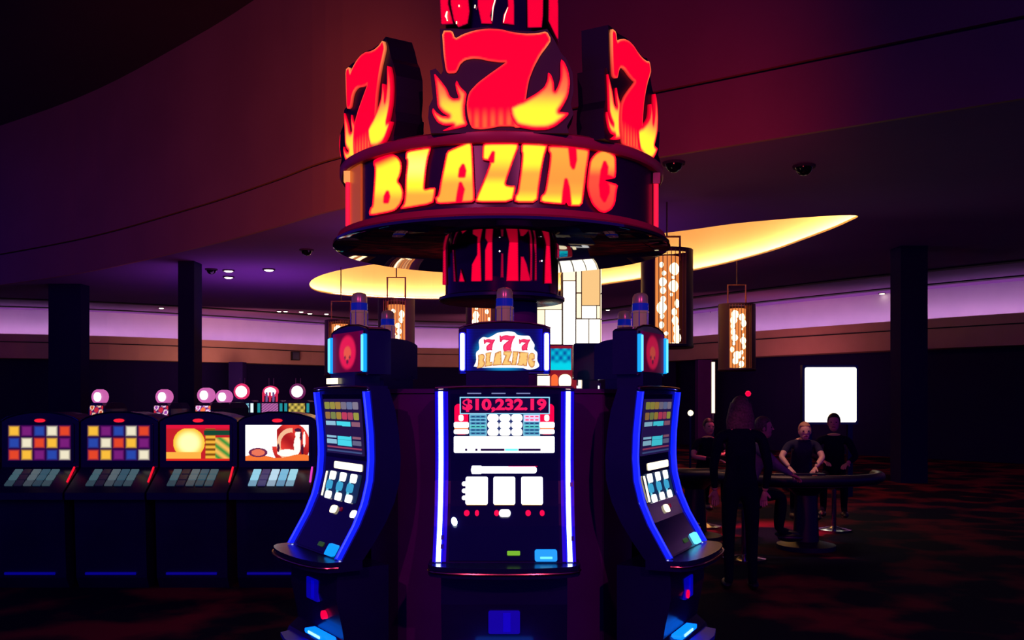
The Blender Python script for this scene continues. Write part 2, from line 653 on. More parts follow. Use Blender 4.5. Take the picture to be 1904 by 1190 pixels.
dl_mesh_r = MB().lathe([(0.10, -0.03), (0.135, -0.03), (0.14, 0.0), (0.10, 0.0)], 20, cap=False).mesh('rim', M_CEIL_HI)
dl_mesh_l = MB().lathe([(0.001, -0.055), (0.06, -0.05), (0.098, -0.034), (0.10, -0.002)], 20, cap=False).mesh('lens', glow('downlight_lens', (1.0, 0.88, 0.66), 7))
n = 0
for px, py, s, lab in ((425, 502, 1.0, 'nearer round downlight of the stacked pair in the plum ceiling at left'),
                       (425, 514, 1.0, 'farther round downlight of the stacked pair in the plum ceiling at left'),
                       (500, 500, 1.05, 'single bright round downlight right of the stacked pair in the plum ceiling'),
                       (519, 578, 1, None), (531, 578, 1, None), (560, 579, 1, None), (576, 582, 1.1, None), (607, 583, 1, None),
                       (1130, 575, 1, None), (1325, 580, 1, None), (1462, 568, 1.2, None), (1510, 562, 1.2, None), (300, 572, 1, None), (1640, 545, 1, None)):
    x, y, _ = ceiling_disc(px, py, 0)
    far_lab = 'small distant downlight in the ceiling before the curved back wall'
    t = thing('ceiling_downlight', lab or far_lab, 'ceiling light', (x, y, ZC), 0, 'stacked and single downlights' if lab else 'row of small distant downlights')
    if lab is None:
        t['label'] = 'small distant downlight, %s' % {519: 'leftmost of the left row before the back wall', 531: 'second from left of the left row', 560: 'third from left of the left row', 576: 'fourth from left of the left row',
                                                       607: 'last of the left row, above the left machine', 1130: 'just right of the glowing deco lantern', 1325: 'left of the hanging lantern at right',
                                                       1462: 'first right of the hanging lantern at right', 1510: 'second right of the hanging lantern at right', 300: 'alone at the far left', 1640: 'alone at the far right'}[px]
    a = link('rim', dl_mesh_r, t)
    c = link('lens', dl_mesh_l, t)
    t.scale = (s * (0.75 if lab is None else 1),) * 3

dome_a = MB().lathe([(0.0, -0.13), (0.05, -0.12), (0.09, -0.085), (0.115, -0.03), (0.12, 0.0)], 20, cap=False).mesh('dome', mat('smoked_dome', (0.004, 0.004, 0.01), 0.08), True)
dome_b = MB().lathe([(0.12, -0.03), (0.14, -0.03), (0.145, 0.0), (0.12, 0.0)], 20, cap=False).mesh('rim', M_CEIL_HI)
for px, py, lab in ((570, 464, 'black dome camera on the plum ceiling above the left machine'), (393, 500, 'black dome camera left of the stacked downlights'),
                    (1253, 302, 'black dome camera just right of the big red sign'), (1495, 308, 'black dome camera farther right above the glowing cove')):
    x, y, _ = ceiling_disc(px, py, 0)
    t = thing('dome_camera', lab, 'camera', (x, y, ZC), 0, 'ceiling dome cameras')
    link('dome', dome_a, t)
    link('rim', dome_b, t)

for px, py, D, lab in ((412, 655, 34.6, 'square black speaker on the soffit at far left'), (547, 662, 36.0, 'square black speaker on the soffit left of the left machine'), (1483, 640, 28.0, 'square black speaker on the soffit right of the hanging lantern')):
    p = at(px, py, D)
    t = thing('wall_speaker', lab, 'speaker', (p.x, D, p.z), 0.35 if px > 952 else -0.6, 'soffit speakers')
    t.rotation_euler.z = math.radians(-38 if px > 952 else 40)
    obj('housing', MB().box(-0.17, 0.17, -0.14, 0.2, -0.17, 0.17), M_SLOT, t)
    obj('grille', MB().box(-0.14, 0.14, -0.16, -0.141, -0.14, 0.14), M_BLACK, t)

# ------------------------------------------------------------------ the big overhead sign
SX, SY = -0.06, 5.42
RB = 0.905


def on_cyl(px, py, r, cx=SX, cy=SY):
    u = (px - CX) / F
    A = 1 + u * u
    Bq = -2 * (u * cx + cy)
    Cq = cx * cx + cy * cy - r * r
    disc = Bq * Bq - 4 * A * Cq
    if disc < 0:
        D = -Bq / 2 / A
    else:
        D = (-Bq - math.sqrt(disc)) / 2 / A
    return Vector((u * D, D, CZ - (py - HY) / F * D))


sign = thing('overhead_sign', 'huge round red and black sign with glowing fiery sevens and a lettered band', 'sign', (SX, SY, 0))


def sp(v):                     # world -> sign local
    return (v[0] - SX, v[1] - SY, v[2])


obj('drum', MB().lathe([(RB - 0.04, 2.61), (RB, 2.61), (RB, 2.945), (RB - 0.04, 2.945)], 96), M_FACE, sign, True)
obj('lower_rim', MB().lathe([(0.80, 2.565), (0.955, 2.565), (0.965, 2.58), (0.955, 2.612), (0.92, 2.62), (0.90, 2.62)], 96), M_LIP, sign, True)
obj('upper_rim', MB().lathe([(0.86, 2.935), (0.935, 2.935), (0.945, 2.95), (0.945, 2.985), (0.92, 3.0), (0.80, 3.0)], 96), M_LIP, sign, True)
d = MB().lathe([(0.30, 2.545), (0.97, 2.545), (0.985, 2.552), (0.985, 2.566), (0.9, 2.57)], 96)
obj('underside_disc', d, M_DISC, sign, True)


def arc_panel(r0, r1, a0, a1, z0, z1, n=10):
    """a0,a1 in degrees measured from the camera-facing direction, positive to the right"""
    mb = MB()
    vs, fs = [], []
    for i in range(n + 1):
        a = math.radians(a0 + (a1 - a0) * i / n)
        for r, z in ((r0, z0), (r1, z0), (r1, z1), (r0, z1)):
            vs.append((r * math.sin(a), -r * math.cos(a), z))
    for i in range(n):
        for k in range(4):
            l = (k + 1) % 4
            fs.append((i * 4 + k, (i + 1) * 4 + k, (i + 1) * 4 + l, i * 4 + l))
    fs += [(0, 1, 2, 3), (n * 4 + 3, n * 4 + 2, n * 4 + 1, n * 4)]
    return mb.add(vs, fs)


M_SHEEN = mat('gold_sheen', (0.75, 0.26, 0.05), 0.32, 0.4, emit=(1.0, 0.16, 0.02), strength=0.3)  # orange sheen on the black drum side, painted as a glowing band
for a in (-60, 178):
    w = 5
    obj('sheen_panel', arc_panel(RB - 0.01, RB + 0.012, a - w, a + w, 2.62, 2.935), M_SHEEN, sign, True)
M_AMB = glow('amber_clip', (1.0, 0.4, 0.08), 0.9)
for a in (-66.5, 69, 171):
    n_ = obj('neon_tube', MB().tube([(RB * 1.02 * math.sin(math.radians(a)), -RB * 1.02 * math.cos(math.radians(a)), z) for z in (2.63, 2.72, 2.81, 2.88)], 0.014, 10), M_NEONRED, sign, True)
    obj('tube_clip', MB().box(-0.02, 0.02, -0.02, 0.02, 2.87, 2.93), M_AMB if a < 0 else M_LIP, sign).location = (RB * 1.02 * math.sin(math.radians(a)), -RB * 1.02 * math.cos(math.radians(a)), 0)

RED, YEL, ORA, DOR, PALE = rgb(255, 0, 45), rgb(255, 232, 50), rgb(255, 160, 58), rgb(255, 75, 55), rgb(255, 250, 120)


def c1(*pts):
    return [(670 + x / 7.436, 250 + y / 7.436) for x, y in pts]


def c2_(*pts):
    return [(910 + x / 7.436, 250 + y / 7.436) for x, y in pts]


def vgrad(stops):
    def f(x, y):
        for (y0, ca), (y1, cb) in zip(stops[:-1], stops[1:]):
            if y <= y1:
                return mixc(ca, cb, sm(y0, y1, y))
        return stops[-1][1]
    return f


letters = {
    'B': (c1((180, 360), (230, 330), (380, 282), (460, 272), (520, 305), (565, 370), (580, 450), (560, 560), (522, 645), (570, 700), (600, 790), (595, 880), (560, 970), (490, 1050), (400, 1080), (130, 1130), (115, 1080), (135, 1010), (160, 990), (175, 800), (190, 600), (195, 460), (178, 420)),
          [c1((375, 800), (390, 860), (372, 930), (340, 930), (345, 860))],
          lambda x, y: mixc(RED, vgrad([(300, YEL), (348, YEL), (375, ORA)])(x, y), sm(-4, 12, (y - 296) * 0.8 + (x - 720) * 0.35))),
    'L': (c1((628, 240), (700, 212), (960, 172), (980, 190), (935, 350), (910, 520), (890, 740), (900, 752), (960, 735), (1045, 730), (1035, 850), (1005, 962), (560, 1038), (552, 1010), (600, 950), (615, 800), (618, 600), (640, 420), (640, 350), (618, 340)), [],
          vgrad([(270, YEL), (310, PALE), (345, YEL), (365, ORA), (390, ORA)])),
    'A': (c1((1190, 230), (1300, 180), (1500, 98), (1550, 130), (1560, 300), (1572, 600), (1582, 800), (1582, 937), (1350, 948), (1050, 968), (1030, 870), (1075, 840), (1105, 650), (1150, 430)),
          [c1((1388, 480), (1420, 430), (1442, 500), (1430, 575), (1375, 575)), c1((1385, 680), (1420, 760), (1400, 850), (1388, 930), (1340, 930), (1360, 800))],
          vgrad([(268, YEL), (315, YEL), (345, ORA), (376, ORA)])),
    'Z': ([(897, 269), (904, 266), (963, 265.3), (965, 273), (956, 296), (943, 333), (940.5, 343), (950, 345), (958, 344.5), (959, 352), (953.5, 376.3), (884, 377), (884.5, 368), (901, 330), (912, 300), (904, 298.6), (896, 297)],
          [[(917, 284), (916, 300), (909, 299)]],
          vgrad([(266, YEL), (290, YEL), (325, ORA), (345, YEL), (376, YEL)])),
    'I': (c2_((440, 140), (480, 118), (805, 138), (802, 180), (765, 300), (735, 450), (695, 700), (668, 945), (345, 945), (345, 850), (385, 800), (415, 600), (440, 400), (448, 260), (435, 240)), [],
          vgrad([(266, YEL), (302, YEL), (325, ORA), (350, ORA), (376, YEL)])),
    'N': (c2_((812, 150), (1130, 168), (1385, 205), (1382, 280), (1348, 500), (1318, 750), (1285, 995), (1095, 995), (1060, 935), (1040, 975), (698, 945), (705, 850), (765, 800), (798, 600), (828, 400), (838, 270), (808, 230)),
          [c2_((1110, 170), (1180, 190), (1188, 350), (1160, 460), (1138, 420)), c2_((1060, 630), (1090, 740), (1115, 960), (1060, 960), (1018, 945), (1035, 780))],
          vgrad([(270, ORA), (335, mixc(ORA, DOR, 0.25)), (355, ORA), (378, YEL)])),
    'G': (c2_((1590, 208), (1680, 245), (1752, 300), (1757, 500), (1745, 602), (1700, 612), (1600, 628), (1604, 640), (1782, 690), (1762, 780), (1742, 950), (1690, 1040), (1600, 1088), (1520, 1070), (1420, 970), (1365, 830), (1343, 700), (1365, 500), (1388, 350), (1460, 260), (1530, 220)),
          [c2_((1595, 390), (1622, 450), (1612, 570), (1690, 600), (1600, 640), (1640, 720), (1640, 800), (1590, 915), (1552, 850), (1538, 700), (1560, 500))],
          vgrad([(280, ORA), (305, ORA), (330, DOR), (400, mixc(DOR, RED, 0.5))])),
}


def letter_col(inner, e0=1.8, e1=5.5):
    def f(x, y, d, red):
        if red:
            return RED
        return mixc(RED, inner(x, y), sm(e0, e1, d))
    return f


for k in 'BLAZING':
    if k in letters:
        poly, reds, fn = letters[k]
        lit_shape('letter', smooth_poly(poly), 2.0, letter_col(fn), lambda x, y: sp(on_cyl(x, y, RB + 0.018)), lambda x, y: sp(on_cyl(x, y, RB - 0.002)), M_PRINT_HOT, sign, reds)
        letters_used = k
# the word has two different letters only once each, so every letter above is placed once


def c3_(*pts):
    return [(790 + x / 5.668, 40 + y / 5.668) for x, y in pts]


seven = c3_((180, 92), (290, 92), (318, 178), (400, 130), (520, 90), (660, 70), (800, 78), (920, 108), (1050, 125), (1180, 122), (1285, 98), (1332, 185), (1290, 250), (1220, 340), (1150, 470), (1100, 600), (1080, 700), (1066, 805), (1050, 860), (1020, 950), (1060, 1100), (960, 1112), (930, 1095), (780, 1095), (720, 1110), (600, 1128), (500, 1118), (470, 1065), (445, 960), (440, 860), (455, 780), (475, 730), (560, 640), (680, 550), (780, 480), (865, 418), (790, 418), (680, 405), (580, 382), (500, 378), (420, 395), (370, 440), (345, 500), (320, 532), (240, 535), (218, 500), (195, 330))
flame_l = c3_((92, 530), (170, 620), (230, 700), (262, 780), (300, 805), (358, 800), (330, 720), (318, 650), (335, 610), (370, 680), (440, 745), (432, 800), (418, 900), (425, 1000), (452, 1088), (330, 1120), (175, 1148), (250, 1110), (305, 1083), (200, 1088), (130, 1055), (90, 990), (72, 940), (84, 902), (120, 950), (180, 988), (255, 995), (180, 950), (130, 890), (122, 780), (108, 640))
flame_r = c3_((1040, 835), (1180, 755), (1260, 690), (1290, 620), (1298, 535), (1330, 560), (1360, 640), (1366, 745), (1400, 690), (1430, 590), (1430, 395), (1470, 425), (1512, 520), (1532, 640), (1512, 780), (1460, 880), (1412, 950), (1450, 955), (1525, 963), (1460, 1030), (1380, 1095), (1290, 1132), (1150, 1135), (1020, 1112), (960, 1092), (905, 1000), (890, 900), (980, 855))
backing = c3_((155, 60), (300, 55), (420, 62), (660, 35), (900, 75), (1150, 85), (1290, 60), (1370, 180), (1440, 320), (1490, 370), (1560, 520), (1570, 720), (1540, 860), (1570, 960), (1500, 1090), (1520, 1165), (60, 1165), (30, 1000), (40, 880), (80, 800), (50, 500), (110, 480), (170, 545), (190, 500), (165, 330))
S7 = 4.47 / F
Z7 = lambda py: CZ - (py - HY) * S7 - 3.0
X7 = lambda px: (px - 931) * S7


def seven_col(x, y, d, red):
    base = mixc(RED, rgb(255, 90, 50), sm(196, 226, y) * (0.55 + 0.45 * math.sin(x * 0.42)))
    e = 1 - sm(0.5, 3.5, d)
    top = 1 - sm(60, 140, y)
    return mixc(base, mixc(RED, rgb(255, 140, 80), 0.12 + 0.75 * top * (1 - sm(20, 90, min(abs(x - 825), abs(x - 1020) + 8)))), e)


def flame_col(x, y, d, red):
    t = sm(1.5, 7.0, d) * sm(95, 195, y)
    t2 = sm(3.0, 11.0, d) * sm(165, 205, y)
    return mixc(mixc(RED, rgb(255, 125, 70), t), YEL, t2 if x > 940 else t2 * 0.75)


def build_seven():
    box = obj('sign_box', MB().prism(backing, lambda x, y: (X7(x), 0.0, Z7(y)), lambda x, y: (X7(x), 0.15, Z7(y))), M_BLACK_SIGN, None)
    out = [box]
    for nm, poly, fn, off in (('fiery_seven', seven, seven_col, 0.016), ('flame', flame_l, flame_col, 0.010), ('flame', flame_r, flame_col, 0.022)):
        out.append(lit_shape(nm, smooth_poly(poly), 2.4, fn, lambda x, y, off=off: (X7(x), -off, Z7(y)), lambda x, y: (X7(x), 0.0, Z7(y)), M_PRINT_HOT, box))
    return out


def place_seven(o, x, y, a, s):
    o.location = (x - SX, y - SY, 3.0)
    o.rotation_euler = (0, 0, math.radians(a))
    o.scale = (s[0], 1, s[1])


first = build_seven()
first[0].parent = sign
place_seven(first[0], (931 - CX) / F * 4.47, 4.49, 0, (1, 1))
for x, y, a, s in ((-0.775, 4.93, -58, (1.0, 1.12)), (0.635, 4.87, 60, (1.0, 1.14)), (-0.86, 5.83, -120, (1, 1)), (0.72, 5.83, 120, (1, 1)), (-0.06, 6.30, 180, (1, 1))):
    c = copy_tree(first[0], sign)
    place_seven(c, x, y, a, s)

# mirror-red centre column whose chrome reflections are painted as glowing slits
obj('column_shell', MB().lathe([(0.335, 2.26), (0.335, 2.55)], 64, cap=False), M_DARKCHROME, sign, True)
obj('column_shell', MB().lathe([(0.335, 2.99), (0.335, ZC + 4.2)], 64, cap=False), M_DARKCHROME, sign, True)
obj('column_flange', MB().lathe([(0.10, 2.245), (0.36, 2.245), (0.372, 2.252), (0.372, 2.268), (0.34, 2.28), (0.30, 2.28)], 64), M_BLACK, sign, True)
obj('support_pole', MB().lathe([(0.125, 1.729), (0.125, 2.24)], 32), M_MAROON, sign, True).location = (0.085, 0, 0)


def c8(*pts):
    return [(800 + x / 6.61, 380 + y / 6.61) for x, y in pts]


def c1u(*pts):
    return [(600 + x / 2.833, y / 2.833) for x, y in pts]


def streak_col(k):
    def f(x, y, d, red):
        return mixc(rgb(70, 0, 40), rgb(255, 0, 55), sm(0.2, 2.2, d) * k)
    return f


streaks = [(c8((348, 955), (375, 790), (428, 955)), 0.9), (c8((498, 950), (508, 740), (572, 620), (575, 400), (588, 150), (604, 150), (612, 400), (625, 650), (632, 950)), 1),
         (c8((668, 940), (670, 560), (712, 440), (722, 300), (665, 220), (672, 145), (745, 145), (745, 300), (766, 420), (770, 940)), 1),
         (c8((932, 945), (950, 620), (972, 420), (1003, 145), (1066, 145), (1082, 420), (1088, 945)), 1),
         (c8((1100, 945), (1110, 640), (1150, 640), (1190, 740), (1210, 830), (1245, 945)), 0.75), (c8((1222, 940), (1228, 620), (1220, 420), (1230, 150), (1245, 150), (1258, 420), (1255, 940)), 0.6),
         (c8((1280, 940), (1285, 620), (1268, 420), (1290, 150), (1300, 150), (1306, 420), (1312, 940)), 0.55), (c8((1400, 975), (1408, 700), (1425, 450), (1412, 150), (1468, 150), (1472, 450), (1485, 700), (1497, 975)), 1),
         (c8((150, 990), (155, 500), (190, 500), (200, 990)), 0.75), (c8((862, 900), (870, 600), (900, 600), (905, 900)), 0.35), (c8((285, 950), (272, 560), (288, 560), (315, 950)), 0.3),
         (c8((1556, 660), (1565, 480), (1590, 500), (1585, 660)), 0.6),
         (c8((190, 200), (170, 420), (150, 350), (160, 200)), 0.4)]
for poly, k in streaks:
    lit_shape('reflection_streak', poly, 2.2, streak_col(k), lambda x, y: sp(on_cyl(x, y, 0.341)), lambda x, y: sp(on_cyl(x, y, 0.335)), M_PRINT, sign)
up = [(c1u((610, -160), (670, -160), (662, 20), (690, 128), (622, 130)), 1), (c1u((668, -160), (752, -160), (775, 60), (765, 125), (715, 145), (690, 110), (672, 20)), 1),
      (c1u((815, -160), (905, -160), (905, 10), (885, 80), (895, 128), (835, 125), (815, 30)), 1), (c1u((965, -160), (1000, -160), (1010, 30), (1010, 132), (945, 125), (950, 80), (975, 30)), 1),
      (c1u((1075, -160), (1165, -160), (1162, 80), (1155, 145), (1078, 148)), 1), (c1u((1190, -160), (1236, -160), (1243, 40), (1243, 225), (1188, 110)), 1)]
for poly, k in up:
    lit_shape('reflection_streak', poly, 2.4, streak_col(k), lambda x, y: sp(on_cyl(x, y, 0.341)), lambda x, y: sp(on_cyl(x, y, 0.335)), M_PRINT, sign)
for pts in (c1u((655, 60), (650, 85), (656, 108)), c1u((705, 112), (705, 126)), c1u((803, 26), (801, 42)), c1u((718, 26), (718, 36)), c1u((908, -60), (908, 0), (897, 40), (891, 108)), c1u((975, 40), (960, 78), (952, 118))):
    r = 0.008 if len(pts) == 3 and pts[0][0] < 840 else 0.0035
    obj('column_glint', MB().tube([sp(on_cyl(x, y, 0.345)) for x, y in pts], [r * 0.5] + [r] * (len(pts) - 2) + [r * 0.5] if len(pts) > 2 else r, 8), M_WARM, sign, True)  # white highlights of the chrome, painted as glowing threads
for px, py in ((929, 417), (929, 467), (1007.5, 485)):
    p = sp(on_cyl(px, py, 0.343))
    obj('glint_dot', MB().lathe([(0.0, -0.006), (0.006, 0), (0, 0.006)], 8), M_WHITE, sign).location = p  # highlight on the chrome painted as a glowing dot
# ------------------------------------------------------------------ slot machines of the round island
PROF = [(1.725, 0.0), (1.62, -0.012), (1.50, -0.024), (1.38, -0.028), (1.27, -0.02), (1.16, 0.008), (1.06, 0.052), (0.97, 0.105), (0.89, 0.152)]   # z, outward


def delta(z):
    for (z0, d0), (z1, d1) in zip(PROF[:-1], PROF[1:]):
        if z >= z1:
            t = (z - z0) / (z1 - z0)
            return d0 + (d1 - d0) * max(0, t)
    return PROF[-1][1]


def S(x, z, e=0.0):
    return (x, -delta(z) - e, z)


DC, PCX = 4.5, 938.0


def loc2(px, py):
    """centre-machine picture point -> local x, z on its curved front"""
    z = 1.3
    for _ in range(6):
        D = DC - delta(z)
        z = CZ - (py - HY) / F * D
    return ((px - CX) / F * D - (PCX - CX) / F * DC, z)


def plate(name, px0, px1, py0, py1, e, m, parent, r=0.006, th=0.004):
    x0, z1 = loc2(px0, py0)
    x1, z0 = loc2(px1, py1)
    poly = rrect(x0, x1, z0, z1, r)
    return obj(name, MB().prism(poly, lambda x, z: S(x, z, e + th), lambda x, z: S(x, z, e - 0.002)), m, parent)


def on_front_text(name, s, px, py, hpx, wpx, m, parent, e, bold=0.0, shear=0.0):
    me = text_mesh(s, 1.0, bold)
    xs = [v.co.x for v in me.vertices]
    ys = [v.co.y for v in me.vertices]
    w, h = max(xs) - min(xs), max(ys) - min(ys)
    cx_, cy_ = (max(xs) + min(xs)) / 2, (max(ys) + min(ys)) / 2
    x0, z0 = loc2(px, py)
    kx, kz = wpx / F * 4.5 / w, hpx / F * 4.5 / h
    for v in me.vertices:
        lx, lz = (v.co.x - cx_) * kx, (v.co.y - cy_) * kz
        p = S(x0 + lx + shear * lz, z0 + lz, e + (0.003 if v.co.z > 0 else 0))
        v.co = p
    me.materials.clear()
    me.materials.append(m)
    return link(name, me, parent)


M_PINK = glow('digit_pink', rgb(255, 25, 95), 1.0)
M_TEAL = glow('pay_teal', rgb(60, 140, 175), 1.0)
M_TEAL2 = glow('pay_green_teal', rgb(70, 190, 185), 1.0)
M_NAVYL = glow('pay_navy', rgb(20, 50, 110), 1.0)
M_PALECY = glow('frame_cyan', rgb(150, 225, 255), 1.0)
M_ORANGEL = glow('lit_amber', rgb(255, 190, 60), 1.0)
M_SCR = glow('screen_dark', (0.0, 0.0, 0.028), 1.0)
M_BTN = glow('button_blue', (0.0, 0.30, 1.0), 1.2)
M_BELLY = glow('belly_blue', (0.0, 0.0, 0.32), 1.0)
M_PINKW = glow('pay_pink_white', rgb(255, 200, 240), 1.1)


def strip_sweep(x, wid, d0, d1, z0, z1, n=26):
    """band following the front curve"""
    mb = MB()
    vs, fs = [], []
    for i in range(n + 1):
        z = z0 + (z1 - z0) * i / n
        for xx, e in ((x - wid / 2, d0), (x + wid / 2, d0), (x + wid / 2, d1), (x - wid / 2, d1)):
            vs.append(S(xx, z, e))
    for i in range(n):
        for k in range(4):
            l = (k + 1) % 4
            fs.append((i * 4 + k, i * 4 + l, (i + 1) * 4 + l, (i + 1) * 4 + k))
    fs += [(0, 1, 2, 3), (n * 4, n * 4 + 3, n * 4 + 2, n * 4 + 1)]
    return mb.add(vs, fs)


# topper logo: small versions of the sevens and the lettering
def topper_xz(px, py):
    return ((px - 938) / F * 4.56, CZ - (py - HY) / F * 4.56)


def small(poly, cx, cy, s, sx=1.0):
    """scale sign-space polygon to topper-space pixels"""
    xs = [p[0] for p in poly]
    return [(cx + (x) * s * sx, cy + (y) * s) for x, y in poly]


def build_machine(label, loc, rz, variant, name='slot_machine'):
    t = thing(name, label, 'slot machine', loc, rz, 'slot machines of the round island')
    # cabinet body, crescent in side view
    back = [(1.725, 0.10), (1.62, 0.135), (1.50, 0.155), (1.38, 0.165), (1.27, 0.16), (1.16, 0.13), (1.06, 0.08), (0.97, 0.02), (0.89, -0.04)]
    front = [(z, -d) for z, d in PROF]
    prof = front + [(0.89, -0.04)] + list(reversed(back))[1:]
    obj('cabinet', MB().prism([(p[1], p[0]) for p in prof], lambda y, z: (-0.345, y, z), lambda y, z: (0.345, y, z)), M_BLACK, t)
    obj('front_glass', strip_sweep(0, 0.53, -0.001, 0.006, 0.905, 1.70), M_GLASS, t)
    for s in (-1, 1):
        fr = obj('light_strip', strip_sweep(s * 0.313 - 0.014, 0.005, 0, 0.024, 0.90, 1.712), M_BLUE, t)
        if variant == 'centre':
            fr['label'] = 'neon strip glowing white with blue edges'
        obj('strip_edge', strip_sweep(s * 0.313 + 0.014, 0.005, 0, 0.024, 0.90, 1.712), M_BLUE, fr)
        obj('strip_core', strip_sweep(s * 0.313, 0.024, 0, 0.003, 0.90, 1.712), M_CORE, fr)
        if variant == 'centre':
            obj('halo_band', strip_sweep(s * 0.287, 0.018, 0, 0.004, 0.90, 1.712), M_HALO, fr)
            obj('halo_band', strip_sweep(s * 0.335, 0.014, 0, 0.004, 0.90, 1.712), M_HALO, fr)
            for q_, zc_ in enumerate((1.245, 0.995) if s > 0 else (1.0, 0.96)):
                obj('strip_clip', strip_sweep(s * 0.313 + 0.016, 0.014, 0, 0.026, zc_, zc_ + 0.02, 2), M_CHROME, fr)
    obj('top_trim', MB().tube([(-0.34, -0.01, 1.728), (-0.2, -0.012, 1.734), (0, -0.012, 1.736), (0.2, -0.012, 1.734), (0.34, -0.01, 1.728)], 0.007, 8), M_COPPER, t, True)
    obj('top_cover', MB().box(-0.33, 0.33, 0.0, 0.10, 1.725, 1.74), M_BLACK, t)
    # deck, armrest
    arm = []
    for k in range(13):
        a = PI * k / 12
        arm.append((-0.36 * math.cos(a), -0.17 - 0.13 * math.sin(a) ** 0.7))
    arm = arm + [(0.36, -0.05), (-0.36, -0.05)]
    obj('armrest', MB().prism(arm, lambda x, y: (x, y, 0.845), lambda x, y: (x, y, 0.895)), M_BLACK, t)
    obj('armrest_trim', MB().tube([(x, y - 0.006, 0.868) for x, y in arm[:13]], 0.006, 8), M_COPPER, t, True)
    # lower cabinet
    low = [(-0.06, 0.845), (-0.155, 0.83), (-0.16, 0.70), (-0.13, 0.56), (-0.12, 0.50), (-0.17, 0.46), (-0.20, 0.40), (-0.14, 0.10), (-0.12, 0.0), (0.12, 0.0), (0.12, 0.845)]
    obj('lower_cabinet', MB().prism(low, lambda y, z: (-0.30, y, z), lambda y, z: (0.30, y, z)), M_BLACK, t)
    kx_ = {'centre': 0.0, 'left': 0.09, 'right': -0.06}[variant]
    fb = obj('base_reflection', MB().prism(rrect(kx_ - 0.14, kx_ + 0.14, 0.478, 0.502, 0.011), lambda x, z: (x, -0.182, z), lambda x, z: (x, -0.13, z)), glow('base_reflection_glow', (0.0, 0.14, 1.0), 2.2), t)  # neon reflections in the glossy base, built as a glowing bar
    obj('reflection_core', MB().prism(rrect(kx_ - 0.09, kx_ + 0.06, 0.484, 0.497, 0.006), lambda x, z: (x, -0.186, z), lambda x, z: (x, -0.18, z)), glow('reflection_core_glow', (0.35, 0.8, 1.0), 1.6), fb)
    obj('kick_ledge', MB().prism([(-0.28, -0.12), (-0.24, -0.24), (-0.1, -0.27), (0.1, -0.27), (0.24, -0.24), (0.28, -0.12)], lambda x, y: (x, y, 0.425), lambda x, y: (x, y, 0.445)), mat('blue_gloss_ledge', (0.01, 0.01, 0.6), 0.4), t)
    bz_ = 0.56 if variant == 'centre' else 0.65
    obj('belly_panel', MB().prism(rrect(-0.075, 0.075, bz_, bz_ + 0.11, 0.01), lambda x, z: (x, -0.163, z), lambda x, z: (x, -0.12, z)), M_BELLY, t)
    obj('belly_band', MB().box(-0.005, 0.03, -0.166, -0.1635, bz_ + 0.01, bz_ + 0.1), glow('belly_bright', (0, 0.0, 0.5), 1.0), t)
    if variant != 'centre':
        bx_, bz2_ = (0.12, 0.595) if variant == 'left' else (-0.03, 0.675)
        obj('round_button', MB().tube([(bx_, -0.12, bz2_), (bx_, -0.158 if variant == 'left' else -0.170, bz2_)], 0.022, 16), M_RED, t)
    # ---- glass content
    C = variant == 'centre'
    if C:
        f = plate('jackpot_frame', 855, 1022, 738, 770, 0.008, M_PALECY, t, 0.001)
        plate('jackpot_screen', 857, 1020, 740, 768, 0.012, M_SCR, f, 0.001, 0.003)
        on_front_text('jackpot_digits', '$10,232.19', 938, 754, 25.5, 156, M_PINK, f, 0.017, 0.045)
        for a, b_ in ((845, 871), (1004, 1030)):
            w = plate('pay_column', a, b_, 751, 808, 0.007, M_RED, t, 0.02)
            cx_ = (a + b_) / 2
            plate('pay_number', cx_ - 5, cx_ + 4, 771, 783, 0.011, M_WHITE, w, 0.01, 0.003)
            plate('pay_bar', a - 1, b_ + 1, 784.5, 795.5, 0.011, M_WHITE, w, 0.008, 0.003)
            plate('pay_bar', a, b_, 796, 797, 0.011, M_ORANGEL, w, 0.001, 0.003)
            plate('pay_bar', a - 1, b_ + 1, 798, 807, 0.011, M_WHITE, w, 0.008, 0.003)
        for a, b_ in ((873, 905), (973, 1004)):
            f = plate('pay_table', a, b_, 770.5, 810, 0.007, M_PALECY, t, 0.001)
            for k in range(6):
                y0 = 772 + k * 6.2
                mm = M_TEAL2 if k == 3 else M_TEAL
                if a > 950 and k < 2:
                    mm = M_PINKW
                plate('pay_line', a + 1.5, b_ - 1.5, y0, y0 + 5.2, 0.011, mm, f, 0.0005, 0.003)
                for q in range(3):
                    plate('pay_text', a + 4 + q * 9, a + 10 + q * 9, y0 + 1.5, y0 + 3.4, 0.014, M_NAVYL if mm is not M_PINKW else M_PINK, f, 0.0005, 0.002)
        f = plate('symbol_table', 906, 972, 770.5, 810, 0.006, M_NAVYL, t, 0.001)
        for r_ in range(3):
            for q in range(3):
                plate('symbol', 906.5 + q * 22, 927.5 + q * 22, 770 + r_ * 13.2, 783.6 + r_ * 13.2, 0.010, M_WHITE, f, 0.016, 0.003)
        plate('sign_panel', 844, 1031, 811, 832, 0.007, M_WHITE, t, 0.006)
        f = plate('sign_panel', 844, 1031, 828, 842, 0.0075, M_WHITE, t, 0.008)
        for a, b_ in ((865, 869), (884, 888), (894, 938), (964, 1005)):
            plate('slot_line', a, b_, 834, 838, 0.012, M_SCR, f, 0.0015, 0.003)
        plate('slot_line', 939, 963, 834, 838, 0.012, M_CYAN_CORE, f, 0.0015, 0.003)
        plate('title_bar', 876, 998, 867, 880, 0.007, M_WHITE, t, 0.014)
        plate('title_badge', 877, 896, 865.5, 881, 0.008, M_WHITE, t, 0.006)
        plate('title_line', 945, 999, 866.4, 867.2, 0.010, M_RED, t, 0.0005)
